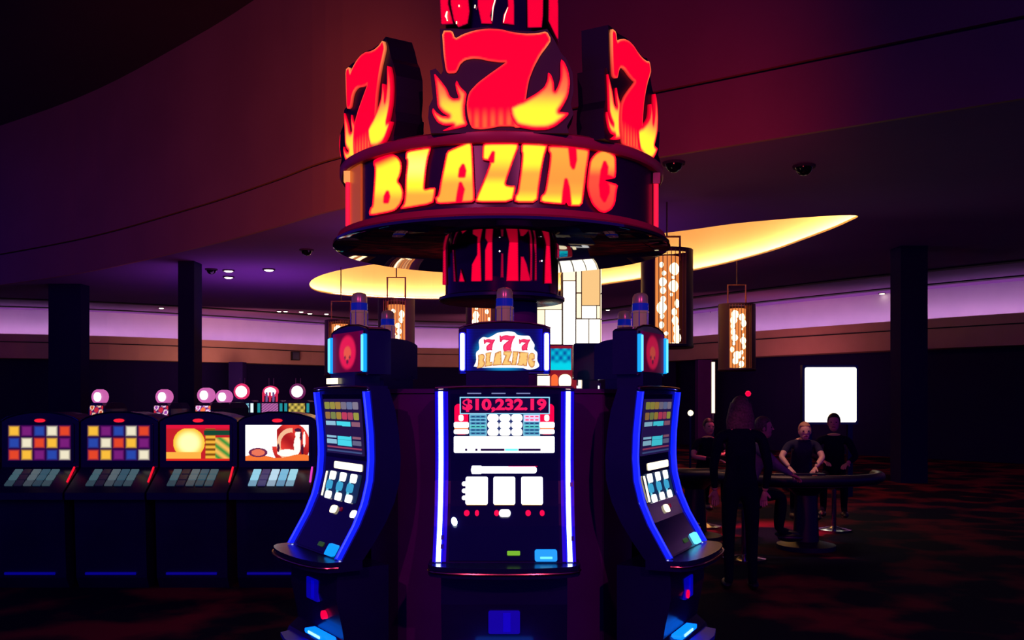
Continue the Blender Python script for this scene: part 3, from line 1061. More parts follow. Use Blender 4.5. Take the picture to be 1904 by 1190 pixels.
        for a, b_ in ((866, 907), (917.5, 958), (969, 1009.5)):
            w = plate('reel_window', a, b_, 886, 938, 0.007, M_WHITE, t, 0.009)
            plate('reel_rim', a + 2, b_ - 2, 937.2, 938.8, 0.007, M_ORANGEL, w, 0.001)
        for y0 in (899, 912, 925):
            plate('payline_lamp', 859, 869, y0 - 4, y0 + 4.5, 0.007, M_WHITE, t, 0.010)
        for a, r_ in ((868, 5), (887, 3.6), (923.5, 4.5), (982, 5), (1008, 4.5)):
            plate('small_button', a - r_, a + r_, 948, 959, 0.007, M_RED, t, 0.012)
        plate('spin_button', 928, 949.5, 946.5, 960.5, 0.010, M_WHITE, t, 0.016, 0.008)
        kx, kz = loc2(845, 969)
        w = obj('glint_spot', MB().prism([(kx + (0.014 * math.cos(a) - 0.012 * math.sin(a)) * 0.8, kz + (0.018 * math.sin(a) + 0.008 * math.cos(a))) for a in [2 * PI * i / 14 for i in range(14)]], lambda x, z: S(x, z, 0.02), lambda x, z: S(x, z, 0)), glow('glint_spot_glow', (0.75, 0.95, 1.0), 4), t)  # glint on the front glass, painted as a glowing spot
        plate('card_light', 943, 967, 1024, 1032, 0.008, M_GREEN, t, 0.004)
        f = plate('blue_button', 994, 1036, 1021, 1043, 0.008, M_BTN, t, 0.010, 0.010)
        plate('button_text', 1004, 1027, 1034, 1038, 0.019, M_CYAN_CORE, f, 0.002, 0.002)
        for a in (869, 914, 960):
            plate('vent_light', a, a + 26, 730.5, 732.5, 0.008, glow('vent_pale', rgb(150, 160, 220), 0.6), t, 0.001)
    else:
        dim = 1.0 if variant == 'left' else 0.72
        cells = {}

        def pal(r, g, b):
            k = (r, g, b, dim)
            if k not in cells:
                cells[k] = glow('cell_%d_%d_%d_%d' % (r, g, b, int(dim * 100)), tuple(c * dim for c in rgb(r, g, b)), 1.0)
            return cells[k]
        scr = plate('pay_screen', 850, 1026, 742, 850, 0.007, glow('side_screen_back', (0.012, 0.006, 0.05), 1.0), t, 0.004)
        rows = [((140, 140, 60), (150, 140, 60), (160, 130, 60), (120, 110, 130), (100, 110, 150), (130, 120, 140)),
                ((150, 110, 60), (120, 130, 70), (160, 130, 50), (190, 60, 90), (170, 70, 90), (150, 150, 60))]
        for r_, row in enumerate(rows):
            for q, cc in enumerate(row):
                plate('pay_cell', 858 + q * 27, 881 + q * 27, 748 + r_ * 20, 762 + r_ * 20, 0.012, pal(*cc), scr, 0.008, 0.003)
        for r_ in range(4):
            y0 = 786 + r_ * 12
            plate('pay_cell', 857, 905, y0, y0 + 9, 0.012, pal(140, 190, 215), scr, 0.004, 0.003)
            plate('pay_cell', 910, 975, y0, y0 + 11.5, 0.012, pal(70, 215, 235), scr, 0.001, 0.003)
            plate('pay_cell', 980, 1018, y0, y0 + 9, 0.012, pal(140, 90, 110) if r_ % 2 == 0 else pal(100, 100, 130), scr, 0.004, 0.003)
        plate('pay_cell', 858, 1018, 836, 839, 0.012, pal(150, 60, 90), scr, 0.001, 0.003)
        plate('pay_cell', 858, 1018, 843, 846, 0.012, pal(60, 80, 130), scr, 0.001, 0.003)
        plate('title_bar', 890, 1018, 866, 880, 0.007, M_WARM, t, 0.010)
        win = plate('reel_window', 860, 1018, 886, 940, 0.007, glow('reel_dark', (0.002, 0.02, 0.07), 1.0), t, 0.005)
        plate('reel_marker', 856, 862, 888, 938, 0.012, M_WARM, t, 0.003, 0.003)
        for q in range(3):
            x0 = 872 + q * 49
            for (y0, y1, dx) in ((886, 903, 4), (905, 922, -3), (926, 941, 2)):
                mm = glow('reel_cyan', rgb(60, 170, 215), 0.9) if dx == -3 else M_WHITE
                plate('reel_symbol', x0 + dx, x0 + 30 + dx, y0, y1, 0.012, mm, win, 0.014, 0.003)
            plate('reel_symbol', x0 + 2, x0 + 12, 900, 930, 0.011, glow('reel_pale', rgb(120, 220, 240), 0.9), win, 0.008, 0.003)
        plate('spin_button', 925, 950, 951, 966, 0.010, M_WARM, t, 0.02, 0.008)
        if variant == 'left':
            plate('glint_spot', 1020, 1040, 952, 966, 0.010, M_WHITE, t, 0.018, 0.008)
        plate('small_button', 962, 972, 952, 960, 0.008, glow('button_dim_red', (0.12, 0, 0.01), 1), t, 0.01)
        plate('blue_button', 994, 1036, 1021, 1043, 0.008, M_CYAN_CORE if variant == 'right' else M_BTN, t, 0.010, 0.010)
        plate('card_light', 943, 967, 1024, 1032, 0.008, glow('green_dim', (0.02, 0.06, 0.01), 1.0), t, 0.004)
    # ---- topper
    nk = obj('topper_neck', MB().box(-0.19, 0.12, 0.02, 0.16, 1.73, 1.81), M_BLACK, t)
    if variant == 'left':
        obj('lit_plate', MB().box(-0.20, -0.09, 0.0, 0.019, 1.755, 1.785), M_WARM, nk)
    if C:
        obj('lit_plate', MB().box(0.165, 0.225, 0.05, 0.12, 1.737, 1.79), M_WARM, nk)
    hous = [(-0.228, 1.80), (0.228, 1.80), (0.228, 2.02), (0.20, 2.032), (0.12, 2.048), (0.0, 2.055), (-0.12, 2.048), (-0.20, 2.032), (-0.228, 2.02)]
    H = obj('topper_housing', MB().prism(hous, lambda x, z: (x, 0.04, z), lambda x, z: (x, 0.17, z)), M_BLACK, t)
    obj('topper_cap', MB().tube([(-0.228, 0.045, 2.025), (-0.20, 0.045, 2.037), (-0.12, 0.045, 2.053), (0, 0.045, 2.06), (0.12, 0.045, 2.053), (0.20, 0.045, 2.037), (0.228, 0.045, 2.025)], 0.006, 8), M_COPPER, H, True)
    obj('topper_base_trim', MB().tube([(-0.22, 0.04, 1.802), (0.22, 0.04, 1.802)], 0.006, 8), M_CHROME if C else M_COPPER, H, True)
    for s in (-1, 1):
        hw_ = 0.015 if C else 0.009
        g = obj('topper_light_strip', MB().prism(rrect(s * 0.208 - hw_, s * 0.208 + hw_, 1.812, 2.005, 0.009), lambda x, z: (x, 0.022, z), lambda x, z: (x, 0.045, z)), M_BLUE if C else M_CYAN, t)
        obj('strip_core', MB().prism(rrect(s * 0.208 - hw_ * 0.7, s * 0.208 + hw_ * 0.7, 1.817, 2.0, 0.008), lambda x, z: (x, 0.014, z), lambda x, z: (x, 0.03, z)), M_CORE if C else M_CYAN_CORE, g)
    mp = lambda x, z, e: (x, 0.036 - e, z)
    if C:
        def paint(u, v):
            r_ = math.hypot((u - 0.5) / 0.40, (v - 0.45) / 0.50)
            g_ = (1 - sm(0.55, 1.15, r_))
            scan = 0.85 + 0.15 * math.sin(v * 90)
            edge = 1 - min(1, min(u, 1 - u) / 0.12)
            return tuple(x * scan for x in (0.0, 0.004 + 0.55 * g_ ** 1.3, 0.13 + 0.85 * g_ + 0.45 * edge * edge))
        scr = paint_panel('topper_screen', -0.188, 0.188, 1.815, 2.022, 48, 30, paint, mp, M_PRINT, t)
        cloud = [(880, 684), (886, 672), (885, 656), (892, 650), (890, 634), (898, 627), (908, 629), (916, 625), (924, 620), (934, 618), (945, 617), (956, 618), (962, 624), (972, 625), (984, 625), (989, 634), (994, 642), (992, 650), (999, 656), (998, 670), (1003, 681), (996, 686), (982, 688), (970, 684)]
        w_ = lambda x, z, e: (topper_xz(x, z)[0], 0.030 - e, topper_xz(x, z)[1])
        lit_shape('logo_cloud', smooth_poly(cloud), 3, lambda x, y, d, r: (1.2, 1.2, 1.2), lambda x, y: w_(x, y, 0.004), lambda x, y: w_(x, y, -0.006), M_PRINT, scr)
        for cx_, cy_, s_ in ((910, 642, 0.115), (943, 639, 0.158), (975, 642, 0.115)):
            sv = [(cx_ + (x - 923) * s_ * 0.9, cy_ + (y - 147) * s_) for x, y in seven if True]
            lit_shape('logo_seven', sv, 3, lambda x, y, d, r: mixc(rgb(225, 20, 80), rgb(255, 60, 110), sm(0, 2, d)), lambda x, y: w_(x, y, 0.007), lambda x, y: w_(x, y, 0.003), M_PRINT, scr)
        for ch in 'BLAZIG' + 'N':
            poly = letters[ch][0]
            q = [(941 + (x - 918) * 0.232, 667.5 + (y - 325) * 0.235 + 0.0006 * (x - 918) ** 2 * 0.0) for x, y in poly]
            lit_shape('logo_letter', q, 3, lambda x, y, d, r: mixc(rgb(190, 90, 40), rgb(255, 205, 120), sm(0.0, 1.6, d)), lambda x, y: w_(x, y, 0.007), lambda x, y: w_(x, y, 0.003), M_PRINT, scr)
    else:
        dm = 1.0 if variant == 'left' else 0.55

        def paint(u, v):
            x, y = (u - 0.5) * 1.7, v - 0.5
            r_ = math.hypot(x / 0.46, (y) / 0.42)
            ring = (1 - sm(0.85, 1.15, r_))
            red_ = (0.12 + 0.75 * ring, 0.0 + 0.01 * ring, 0.03 + 0.05 * ring)
            face = 1 - sm(0.7, 1.0, math.hypot(x / 0.24, (y + 0.02) / 0.2))
            eyes = max(1 - sm(0.03, 0.06, math.hypot(abs(x) - 0.13, y + 0.13)), 1 - sm(0.04, 0.08, math.hypot(x, y + 0.24)))
            c = mixc(red_, (0.9, 0.12, 0.06), face * 0.8)
            c = mixc(c, (0.12, 0.01, 0.05), eyes)
            edge = 1 - min(1, min(u, 1 - u) / 0.15)
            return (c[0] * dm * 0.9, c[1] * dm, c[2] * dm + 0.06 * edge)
        paint_panel('topper_screen', -0.188, 0.188, 1.815, 2.022, 40, 30, paint, mp, M_PRINT, t)
    # ---- tower light
    tw = obj('tower_light', MB().lathe([(0.046, 0.0), (0.05, 0.004), (0.05, 0.008), (0.043, 0.012), (0.043, 0.075), (0.05, 0.08), (0.05, 0.086), (0.044, 0.09)], 24), mat('tower_smoked_lens', (0.22, 0.13, 0.12), 0.3, 0, emit=(0.6, 0.25, 0.25), strength=0.16), t, True)
    tw.location = (0, 0.10, 2.052)
    tw.scale = (0.92, 0.92, 0.98)
    obj('tower_band', MB().lathe([(0.045, 0.09), (0.047, 0.092), (0.047, 0.128), (0.045, 0.13)], 24), mat('tower_blue', (0.01, 0.02, 0.3), 0.2, 0, emit=(0, 0.01, 0.25), strength=0.6), tw, True)
    obj('tower_cap', MB().lathe([(0.044, 0.13), (0.044, 0.165), (0.036, 0.180), (0.015, 0.187), (0.0, 0.188)], 24), mat('tower_cap_pink', (0.3, 0.16, 0.2), 0.25, 0.6, emit=(0.4, 0.15, 0.2), strength=0.1), tw, True)
    for k in range(6):
        a = k * PI / 3 + 0.2
        obj('tower_rod', MB().tube([(0.048 * math.cos(a), 0.048 * math.sin(a), 0.0), (0.048 * math.cos(a), 0.048 * math.sin(a), 0.088)], 0.003, 6), M_CHROME, tw)
    return t


mc = build_machine('slot machine facing straight on, glowing white neon edges and ten thousand dollar jackpot display', ((PCX - CX) / F * DC, DC, 0), 0.0, 'centre')
ml = build_machine('slot machine turned to the left with blue neon edges and bright red emblem topper', (-0.887, 4.76, 0), math.radians(-55.6), 'left')
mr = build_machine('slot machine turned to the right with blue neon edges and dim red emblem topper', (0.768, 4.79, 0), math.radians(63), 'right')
for x, y, a, lab in ((-0.875, 5.84, -119, 'slot machine at the rear left of the island, only its black topper back showing'),
                     (0.80, 5.87, 121, 'slot machine at the rear right of the island, only its black topper back showing')):
    c = copy_tree(mr)
    c.location = (x, y, 0)
    c.rotation_euler = (0, 0, math.radians(a))
    c['label'] = lab

# island core between the machines
core = thing('island_plinth', 'maroon panelled plinth that fills the gaps between the island machines', 'plinth', (SX, SY, 0))
R6 = 0.745
N6 = 6
hexp = [(R6 / math.cos(PI / 12) * math.sin(math.radians(a)), -R6 / math.cos(PI / 12) * math.cos(math.radians(a))) for a in range(15, 375, 30)]
obj('core_block', MB().prism([(x * .97, y * .97) for x, y in hexp], lambda x, y: (x, y, 0), lambda x, y: (x, y, 1.72)), M_MAROON, core)
for k in range(12):
    a0 = hexp[k]
    a1 = hexp[(k + 1) % 12]
    v0, v1 = Vector((*a0, 0)), Vector((*a1, 0))
    g = (v1 - v0).normalized() * 0.004
    nn = Vector((v0 + v1).normalized())
    v0, v1 = v0 + g, v1 - g
    o0, o1 = v0 - nn * 0.03, v1 - nn * 0.03
    obj('side_panel', MB().add([(v0.x, v0.y, 0.02), (v1.x, v1.y, 0.02), (o1.x, o1.y, 0.02), (o0.x, o0.y, 0.02), (v0.x, v0.y, 1.70), (v1.x, v1.y, 1.70), (o1.x, o1.y, 1.70), (o0.x, o0.y, 1.70)],
                               [(0, 3, 2, 1), (4, 5, 6, 7), (0, 1, 5, 4), (1, 2, 6, 5), (2, 3, 7, 6), (3, 0, 4, 7)]), M_MAROON, core)
obj('plinth_top', MB().prism([(x * 1.01, y * 1.01) for x, y in hexp], lambda x, y: (x, y, 1.705), lambda x, y: (x, y, 1.728)), M_MAROON, core)

# ------------------------------------------------------------------ row of machines at left
M_CREAMS = (1.3, 1.2, 1.15)


def art_reels(u, v):
    c = (1.3, 1.25, 1.3)
    # red swirl
    r_ = math.hypot((u - 0.72) / 0.30, (v - 0.45) / 0.62)
    if r_ < 1:
        c = mixc(rgb(170, 25, 30), rgb(235, 60, 50), 0.5 + 0.5 * math.sin(10 * u + 7 * v))
    if 0.55 < r_ < 0.75 and u < 0.75:
        c = rgb(250, 190, 150)
    # pale figures
    for fx, fy, rx, ry in ((0.83, 0.74, 0.045, 0.10), (0.82, 0.44, 0.055, 0.26), (0.66, 0.22, 0.16, 0.10), (0.93, 0.6, 0.02, 0.22), (0.86, 0.10, 0.10, 0.08)):
        if ((u - fx) / rx) ** 2 + ((v - fy) / ry) ** 2 < 1:
            c = (1.25, 1.1, 0.95)
    for fx, fy, rx, ry in ((0.83, 0.86, 0.055, 0.05), (0.88, 0.70, 0.015, 0.14), (0.90, 0.30, 0.02, 0.16), (0.52, 0.36, 0.02, 0.12)):
        if ((u - fx) / rx) ** 2 + ((v - fy) / ry) ** 2 < 1:
            c = rgb(70, 20, 50)
    if v < 0.13 + 0.05 * math.sin(9 * u):
        c = rgb(250, 120, 50)
    rr = ((u - 0.2) / 0.15) ** 2 + ((v - 0.23) / 0.13) ** 2
    if rr < 1:
        c = rgb(110, 40, 80) if rr > 0.5 else rgb(240, 120, 90)
    if u < 0.5 and v > 0.4:
        c = (1.4, 1.4, 1.4)
    return c


def art_fruit(u, v):
    c = rgb(200, 30, 40)
    r_ = math.hypot((u - 0.36) / 0.25, (v - 0.5) / 0.42)
    if r_ < 1:
        c = mixc((1.3, 1.2, 0.5), rgb(255, 200, 60), sm(0.4, 1, r_))
    if u < 0.55 and v < 0.25:
        c = rgb(255, 180, 70)
    if 0.62 < u < 0.78 and v < 0.9:
        c = mixc(rgb(255, 190, 60), rgb(120, 60, 10), 0.5 + 0.5 * math.sin(v * 45))
    if 0.78 < u and v < 0.65:
        c = mixc(rgb(255, 190, 90), rgb(60, 150, 60), 0.5 + 0.5 * math.sin(v * 22 + u * 30))
    if u > 0.6 and 0.72 < v < 0.85:
        c = rgb(20, 70, 50)
    if v > 0.9:
        c = rgb(230, 20, 60)
    if v < 0.06:
        c = rgb(230, 40, 30)
    return c


def art_bars(u, v):
    k = int(u * 5) + 3 * int(v * 3)
    c = [rgb(230, 70, 40), rgb(250, 190, 60), rgb(120, 30, 120), rgb(40, 70, 170), rgb(240, 230, 200)][k % 5]
    fu, fv = (u * 5) % 1, (v * 3) % 1
    return mixc((0.02, 0.0, 0.05), c, sm(0.0, 0.25, min(fu, 1 - fu, fv, 1 - fv)))


def bank_machine(label, px, art, deck_on=True, D=8.2):
    x = (px - CX) / F * D
    t = thing('slot_machine', label, 'slot machine', (x, D, 0), 0, 'row of slot machines at left')
    W = 0.345
    hood = [(-W, 1.06), (W, 1.06), (W, 1.47), (0.30, 1.50), (0.2, 1.53), (0.08, 1.55), (-0.08, 1.55), (-0.2, 1.53), (-0.30, 1.50), (-W, 1.47)]
    h = obj('cabinet', MB().prism(hood, lambda a, z: (a, 0, z), lambda a, z: (a, 0.45, z)), M_BLACK, t)
    obj('hood_trim', MB().tube([(-W, -0.004, 1.475), (-0.3, -0.004, 1.503), (-0.2, -0.004, 1.533), (-0.08, -0.004, 1.553), (0.08, -0.004, 1.553), (0.2, -0.004, 1.533), (0.3, -0.004, 1.503), (W, -0.004, 1.475)], 0.007, 8), mat('blue_chrome', (0.05, 0.12, 0.4), 0.15, 1), t, True)
    obj('screen_bezel', MB().prism(rrect(-0.305, 0.305, 1.10, 1.455, 0.02), lambda a, z: (a, -0.012, z), lambda a, z: (a, 0.01, z)), M_GLASS, t)
    paint_panel('screen', -0.283, 0.283, 1.118, 1.438, 128, 76, art, lambda a, z, e: (a, -0.013 - e, z), M_PRINT, t)
    obj('status_lamp', MB().prism([(0.045 * math.cos(a), 1.478 + 0.017 * math.sin(a)) for a in [2 * PI * k / 16 for k in range(16)]], lambda a, z: (a, -0.02, z), lambda a, z: (a, 0.01, z)), glow('status_red', rgb(255, 30, 50), 1.0), t)
    # sloped deck
    dk = MB().add([(-W, 0, 1.06), (W, 0, 1.06), (W, -0.30, 0.86), (-W, -0.30, 0.86), (-W, 0, 0.98), (W, 0, 0.98), (W, -0.30, 0.80), (-W, -0.30, 0.80)],
                  [(0, 1, 2, 3), (4, 7, 6, 5), (0, 4, 5, 1), (1, 5, 6, 2), (2, 6, 7, 3), (3, 7, 4, 0)])
    deck = obj('button_deck', dk, M_BLACK, t)

    def dp(a, s, e):
        n = Vector((0, -0.2, 0.3)).normalized()
        return (a, -0.30 * s + n.y * e, 1.06 - 0.20 * s + n.z * e)
    cols = [rgb(150, 215, 240), rgb(60, 50, 100), rgb(190, 225, 245), rgb(120, 190, 225), rgb(160, 220, 240)]
    for r_ in range(3):
        for q in range(5):
            c = cols[q] if r_ < 2 else mixc(cols[q], rgb(60, 60, 110), 0.5)
            k = 1.0 if deck_on else 0.16
            mm = glow('deck_%d_%d_%d' % (q, r_, deck_on), tuple(v * k for v in c), 0.9)
            a0 = -0.20 + q * 0.082
            s0, s1 = 0.12 + r_ * 0.22, 0.12 + r_ * 0.22 + 0.18
            obj('deck_button', MB().add([dp(a0, s0, 0.012), dp(a0 + 0.066, s0, 0.012), dp(a0 + 0.066, s1, 0.012), dp(a0, s1, 0.012), dp(a0, s0, 0), dp(a0 + 0.066, s0, 0), dp(a0 + 0.066, s1, 0), dp(a0, s1, 0)],
                                        [(0, 1, 2, 3), (0, 4, 5, 1), (1, 5, 6, 2), (2, 6, 7, 3), (3, 7, 4, 0)]), mm, deck)
    obj('deck_light', MB().tube([dp(0.315, 0.05, 0.012), dp(0.335, 0.62, 0.012)], 0.009, 8), glow('deck_red' if px < 450 else 'deck_pink', rgb(255, 20, 50) if px < 450 else rgb(230, 60, 200), 1.0), t)
    obj('lower_cabinet', MB().prism([(-0.02, 0.82), (-0.2, 0.80), (-0.16, 0.1), (-0.1, 0.0), (0.45, 0.0), (0.45, 1.06), (0, 1.06)], lambda y, z: (-0.31, y, z), lambda y, z: (0.31, y, z)), M_BLACK, t)
    obj('foot_trim', MB().tube([(-0.22, -0.18, 0.14), (0.22, -0.18, 0.14)], 0.012, 8), glow('foot_blue', (0.0, 0.0, 0.2), 1.0), t, True)
    return t


bank_machine('low slot machine with a white and red picture screen beside the island', 516, art_reels)
bank_machine('low slot machine with a yellow and red fruit screen, second from the island', 369, art_fruit, False)
bank_machine('low slot machine with orange and purple blocks on screen, third from the island', 222, art_bars, False)
bank_machine('low slot machine at the far left end of the row, fourth from the island', 75, art_bars, False)


def topper_machine(label, px, D, kind, top_y=712, group='machines with round lit toppers behind the left row'):
    x = (px - CX) / F * D
    t = thing('slot_machine', label, 'slot machine', (x, D, 0), 0, group)
    zt = CZ + (HY - top_y) / F * D
    obj('cabinet', MB().prism([(-0.27, 0.0), (0.27, 0.0), (0.27, 1.60), (0.2, 1.63), (-0.2, 1.63), (-0.27, 1.60)], lambda a, z: (a, 0, z), lambda a, z: (a, 0.5, z)), M_BLACK, t)
    obj('deck', MB().add([(-0.265, 0, 0.95), (0.265, 0, 0.95), (0.265, -0.28, 0.82), (-0.265, -0.28, 0.82), (-0.265, 0, 0.8), (0.265, 0, 0.8), (0.265, -0.25, 0.74), (-0.265, -0.25, 0.74)],
                         [(0, 1, 2, 3), (4, 7, 6, 5), (0, 4, 5, 1), (1, 5, 6, 2), (2, 6, 7, 3), (3, 7, 4, 0)]), M_BLACK, t)

    def p_mid(u, v):
        if kind == 0:
            return mixc(rgb(20, 70, 120), rgb(150, 225, 240), 0.5 + 0.5 * math.sin(u * 21) * math.sin(v * 14))
        if kind == 1:
            return mixc(rgb(50, 30, 90), rgb(220, 120, 190), 0.5 + 0.5 * math.sin(u * 30 + 5 * v) * math.sin(v * 26))
        return mixc(rgb(30, 40, 30), rgb(230, 200, 90), 0.5 + 0.5 * math.sin(u * 16 + 1) * math.sin(v * 9))
    z0 = 1.38
    paint_panel('screen', -0.17, 0.17, z0, z0 + 0.19, 18, 10, p_mid, lambda a, z, e: (a, -0.004 - e, z), M_PRINT, t)
    for s in (-1, 1):
        obj('side_light', MB().box(s * 0.23 - 0.028, s * 0.23 + 0.028, -0.012, 0, z0, z0 + 0.19), glow('side_light_white', (0.8, 1, 1), 1.1) if kind == 0 else glow('side_light_teal', rgb(20, 150, 160), 0.9), t)
    rim = obj('topper_rim', MB().lathe([(0.0, -0.03), (0.15, -0.03), (0.17, 0.0), (0.15, 0.04), (0, 0.04)], 24), glow('rim_pink' if kind != 2 else 'rim_plum', rgb(235, 50, 110) if kind == 0 else rgb(110, 30, 90), 0.9), t, True)
    rim.rotation_euler = (PI / 2, 0, 0)
    rim.location = (0, 0.06, zt - 0.18)
    rim.scale = (1, 1.0 if kind != 1 else 0.72, 1)
    fc = obj('topper_face', MB().lathe([(0.0, 0.0), (0.125, 0.0), (0.115, 0.022), (0, 0.03)], 24), M_WHITE, rim, True)
    fc.location = (0, 0, 0.03)
    obj('topper_stem', MB().box(-0.05, 0.05, 0.04, 0.1, 1.64, zt - 0.30), M_BLACK, t)
    if kind == 1:
        for q in range(5):
            obj('topper_fin', MB().box(-0.16 + q * 0.07, -0.12 + q * 0.07, -0.01, 0.02, 1.60, 1.80), glow('fin_%d' % (q % 2), rgb(230, 40, 80) if q % 2 == 0 else rgb(120, 90, 150), 0.8), t)
    for s in (-0.04, 0.06):
        obj('antenna', MB().tube([(s, 0.07, zt - 0.04), (s, 0.07, zt + 0.10)], 0.008, 6), mat('antenna_grey', (0.2, 0.15, 0.3), 0.4, 0.5), t)
    return t


topper_machine('slot machine with pink-rimmed round topper behind the left row, leftmost of three', 448, 19.0, 0)
topper_machine('slot machine with oval topper over coloured fins, middle of three behind the left row', 502, 19.0, 1)
topper_machine('slot machine with round white topper and teal side lights, rightmost of three', 552, 19.0, 2)


def side_machine(label, px, py, D, hgt, cols, group='machines seen edge-on behind the left row'):
    x = (px - CX) / F * D
    zc = CZ + (HY - py) / F * D
    t = thing('slot_machine', label, 'slot machine', (x, D, 0), math.radians(-35), group)
    obj('cabinet', MB().prism([(-0.26, 0.0), (0.26, 0.0), (0.26, 1.5), (0.15, 1.6), (-0.15, 1.6), (-0.26, 1.5)], lambda a, z: (a, 0, z), lambda a, z: (a, 0.4, z)), M_BLACK, t)

    def pp(u, v):
        k = int((math.sin(u * 11 + 3 * v) + math.sin(v * 13 - u * 4) + 2) * 1.24)
        return cols[min(k, len(cols) - 1)]
    paint_panel('screen', -0.2, 0.2, 1.25, 1.55, 20, 16, pp, lambda a, z, e: (a, -0.004 - e, z), M_PRINT, t)
    tp = obj('topper', MB().prism([(0.2 * math.cos(a), zc + 0.13 * math.sin(a)) for a in [2 * PI * k / 18 for k in range(18)]], lambda a, z: (a, 0.02, z), lambda a, z: (a, 0.1, z)), glow('topper_pink', cols[0], 0.8), t)
    obj('topper_lamp', MB().prism([(0.1 * math.cos(a), zc + 0.08 * math.sin(a)) for a in [2 * PI * k / 14 for k in range(14)]], lambda a, z: (a, 0.0, z), lambda a, z: (a, 0.03, z)), M_WHITE, tp)
    obj('topper_stem', MB().box(-0.04, 0.04, 0.04, 0.1, 1.58, zc - 0.08), M_BLACK, t)
    return t


side_machine('slot machine angled away with pink and white lit panels, behind the fruit screen machine', 378, 735, 15.5, 1.9, [rgb(225, 110, 190), rgb(255, 230, 255), rgb(120, 40, 140), rgb(255, 120, 70)])
side_machine('slot machine angled away with crimson and white topper, just left of the pink-rimmed topper', 412, 738, 16.6, 1.9, [rgb(190, 30, 70), rgb(255, 210, 230), rgb(90, 20, 70), rgb(200, 40, 60)])
side_machine('slot machine angled away with violet topper, left edge of the second row', 300, 738, 15.5, 1.9, [rgb(150, 60, 170), rgb(255, 210, 230), rgb(60, 20, 90), rgb(200, 40, 60)])
side_machine('slot machine angled away with orange topper, far left of the second row', 180, 738, 15.5, 1.9, [rgb(200, 80, 40), rgb(255, 210, 180), rgb(60, 20, 90), rgb(200, 40, 60)])

# machine with the cyan screen seen over the island
D9 = 9.0
t = thing('slot_machine', 'slot machine with cyan screen in a red frame seen over the island', 'slot machine', ((1043 - CX) / F * D9, D9, 0), 0)
g = lambda px: (px - 1043) / F * D9
zz = lambda py: CZ - (py - HY) / F * D9
obj('cabinet', MB().box(-0.22, 0.30, 0, 0.4, 0, zz(722)), M_BLACK, t)
obj('topper_housing', MB().box(g(1020), g(1072), 0.0, 0.2, zz(722), zz(643)), glow('red_topper_frame', (0.45, 0.01, 0.02), 0.5), t)
paint_panel('screen', g(1024), g(1062), zz(688), zz(648), 24, 20, lambda u, v: mixc(rgb(0, 215, 235), rgb(0, 70, 160), sm(0.25, 0.45, v) * (0.6 + 0.4 * math.sin(u * 16) * math.sin(v * 14))), lambda a, z, e: (a, -0.004 - e, z), M_PRINT, t)
for a0, a1, mm in ((1000, 1022, M_WHITE), (1025, 1037, glow('lamp_orange', rgb(255, 110, 50), 1.0)), (1039, 1062, M_WARM), (1075, 1083, M_WARM)):
    obj('amber_lamp', MB().prism(rrect(g(a0), g(a1), zz(722), zz(696 if a0 != 1000 else 703), 0.05 if a0 != 1000 else 0.01), lambda a, z: (a, -0.02, z), lambda a, z: (a, 0.0, z)), mm, t)
for z0, z1 in ((1.74, 1.80), (1.64, 1.71), (1.55, 1.61)):
    obj('added_glow_strip', MB().box(g(1055), g(1115), 0.02, 0.05, z0, z1), M_WHITE, t)  # unseen glowing strips added to be mirrored in the underside disc
obj('added_strip_back', MB().box(g(1052), g(1118), 0.051, 0.1, 1.2, 1.83), M_BLACK, t)
# dark cabinet backs right of it
t = thing('slot_machine', 'tall dark slot machine back between the cyan screen and the right machine', 'slot machine', ((1098 - CX) / F * 7.0, 7.0, 0), 0)
obj('cabinet', MB().box(-0.2, 0.2, 0, 0.4, 0, 1.70), M_BLACK, t)
obj('topper_housing', MB().prism(rrect(-0.13, 0.11, 1.82, 2.10, 0.02), lambda a, z: (a, 0, z), lambda a, z: (a, 0.15, z)), M_BLACK, t)
obj('topper_stem', MB().box(-0.06, 0.06, 0.03, 0.12, 1.70, 1.82), M_BLACK, t)
obj('chrome_post', MB().tube([(0.12, -0.01, 1.70), (0.12, -0.01, 1.98)], 0.006, 8), M_CHROME, t, True)

# ------------------------------------------------------------------ lanterns
M_BULB = glow('lantern_bulb', (1.0, 0.78, 0.45), 3.2)
M_AMBER = glow('lantern_amber_glass', (1.0, 0.30, 0.07), 0.85)
M_BAR = mat('lantern_bronze', (0.06, 0.02, 0.035), 0.45, 0.5)
M_BARW = mat('lantern_rod', (0.35, 0.12, 0.10), 0.4, 0.5)


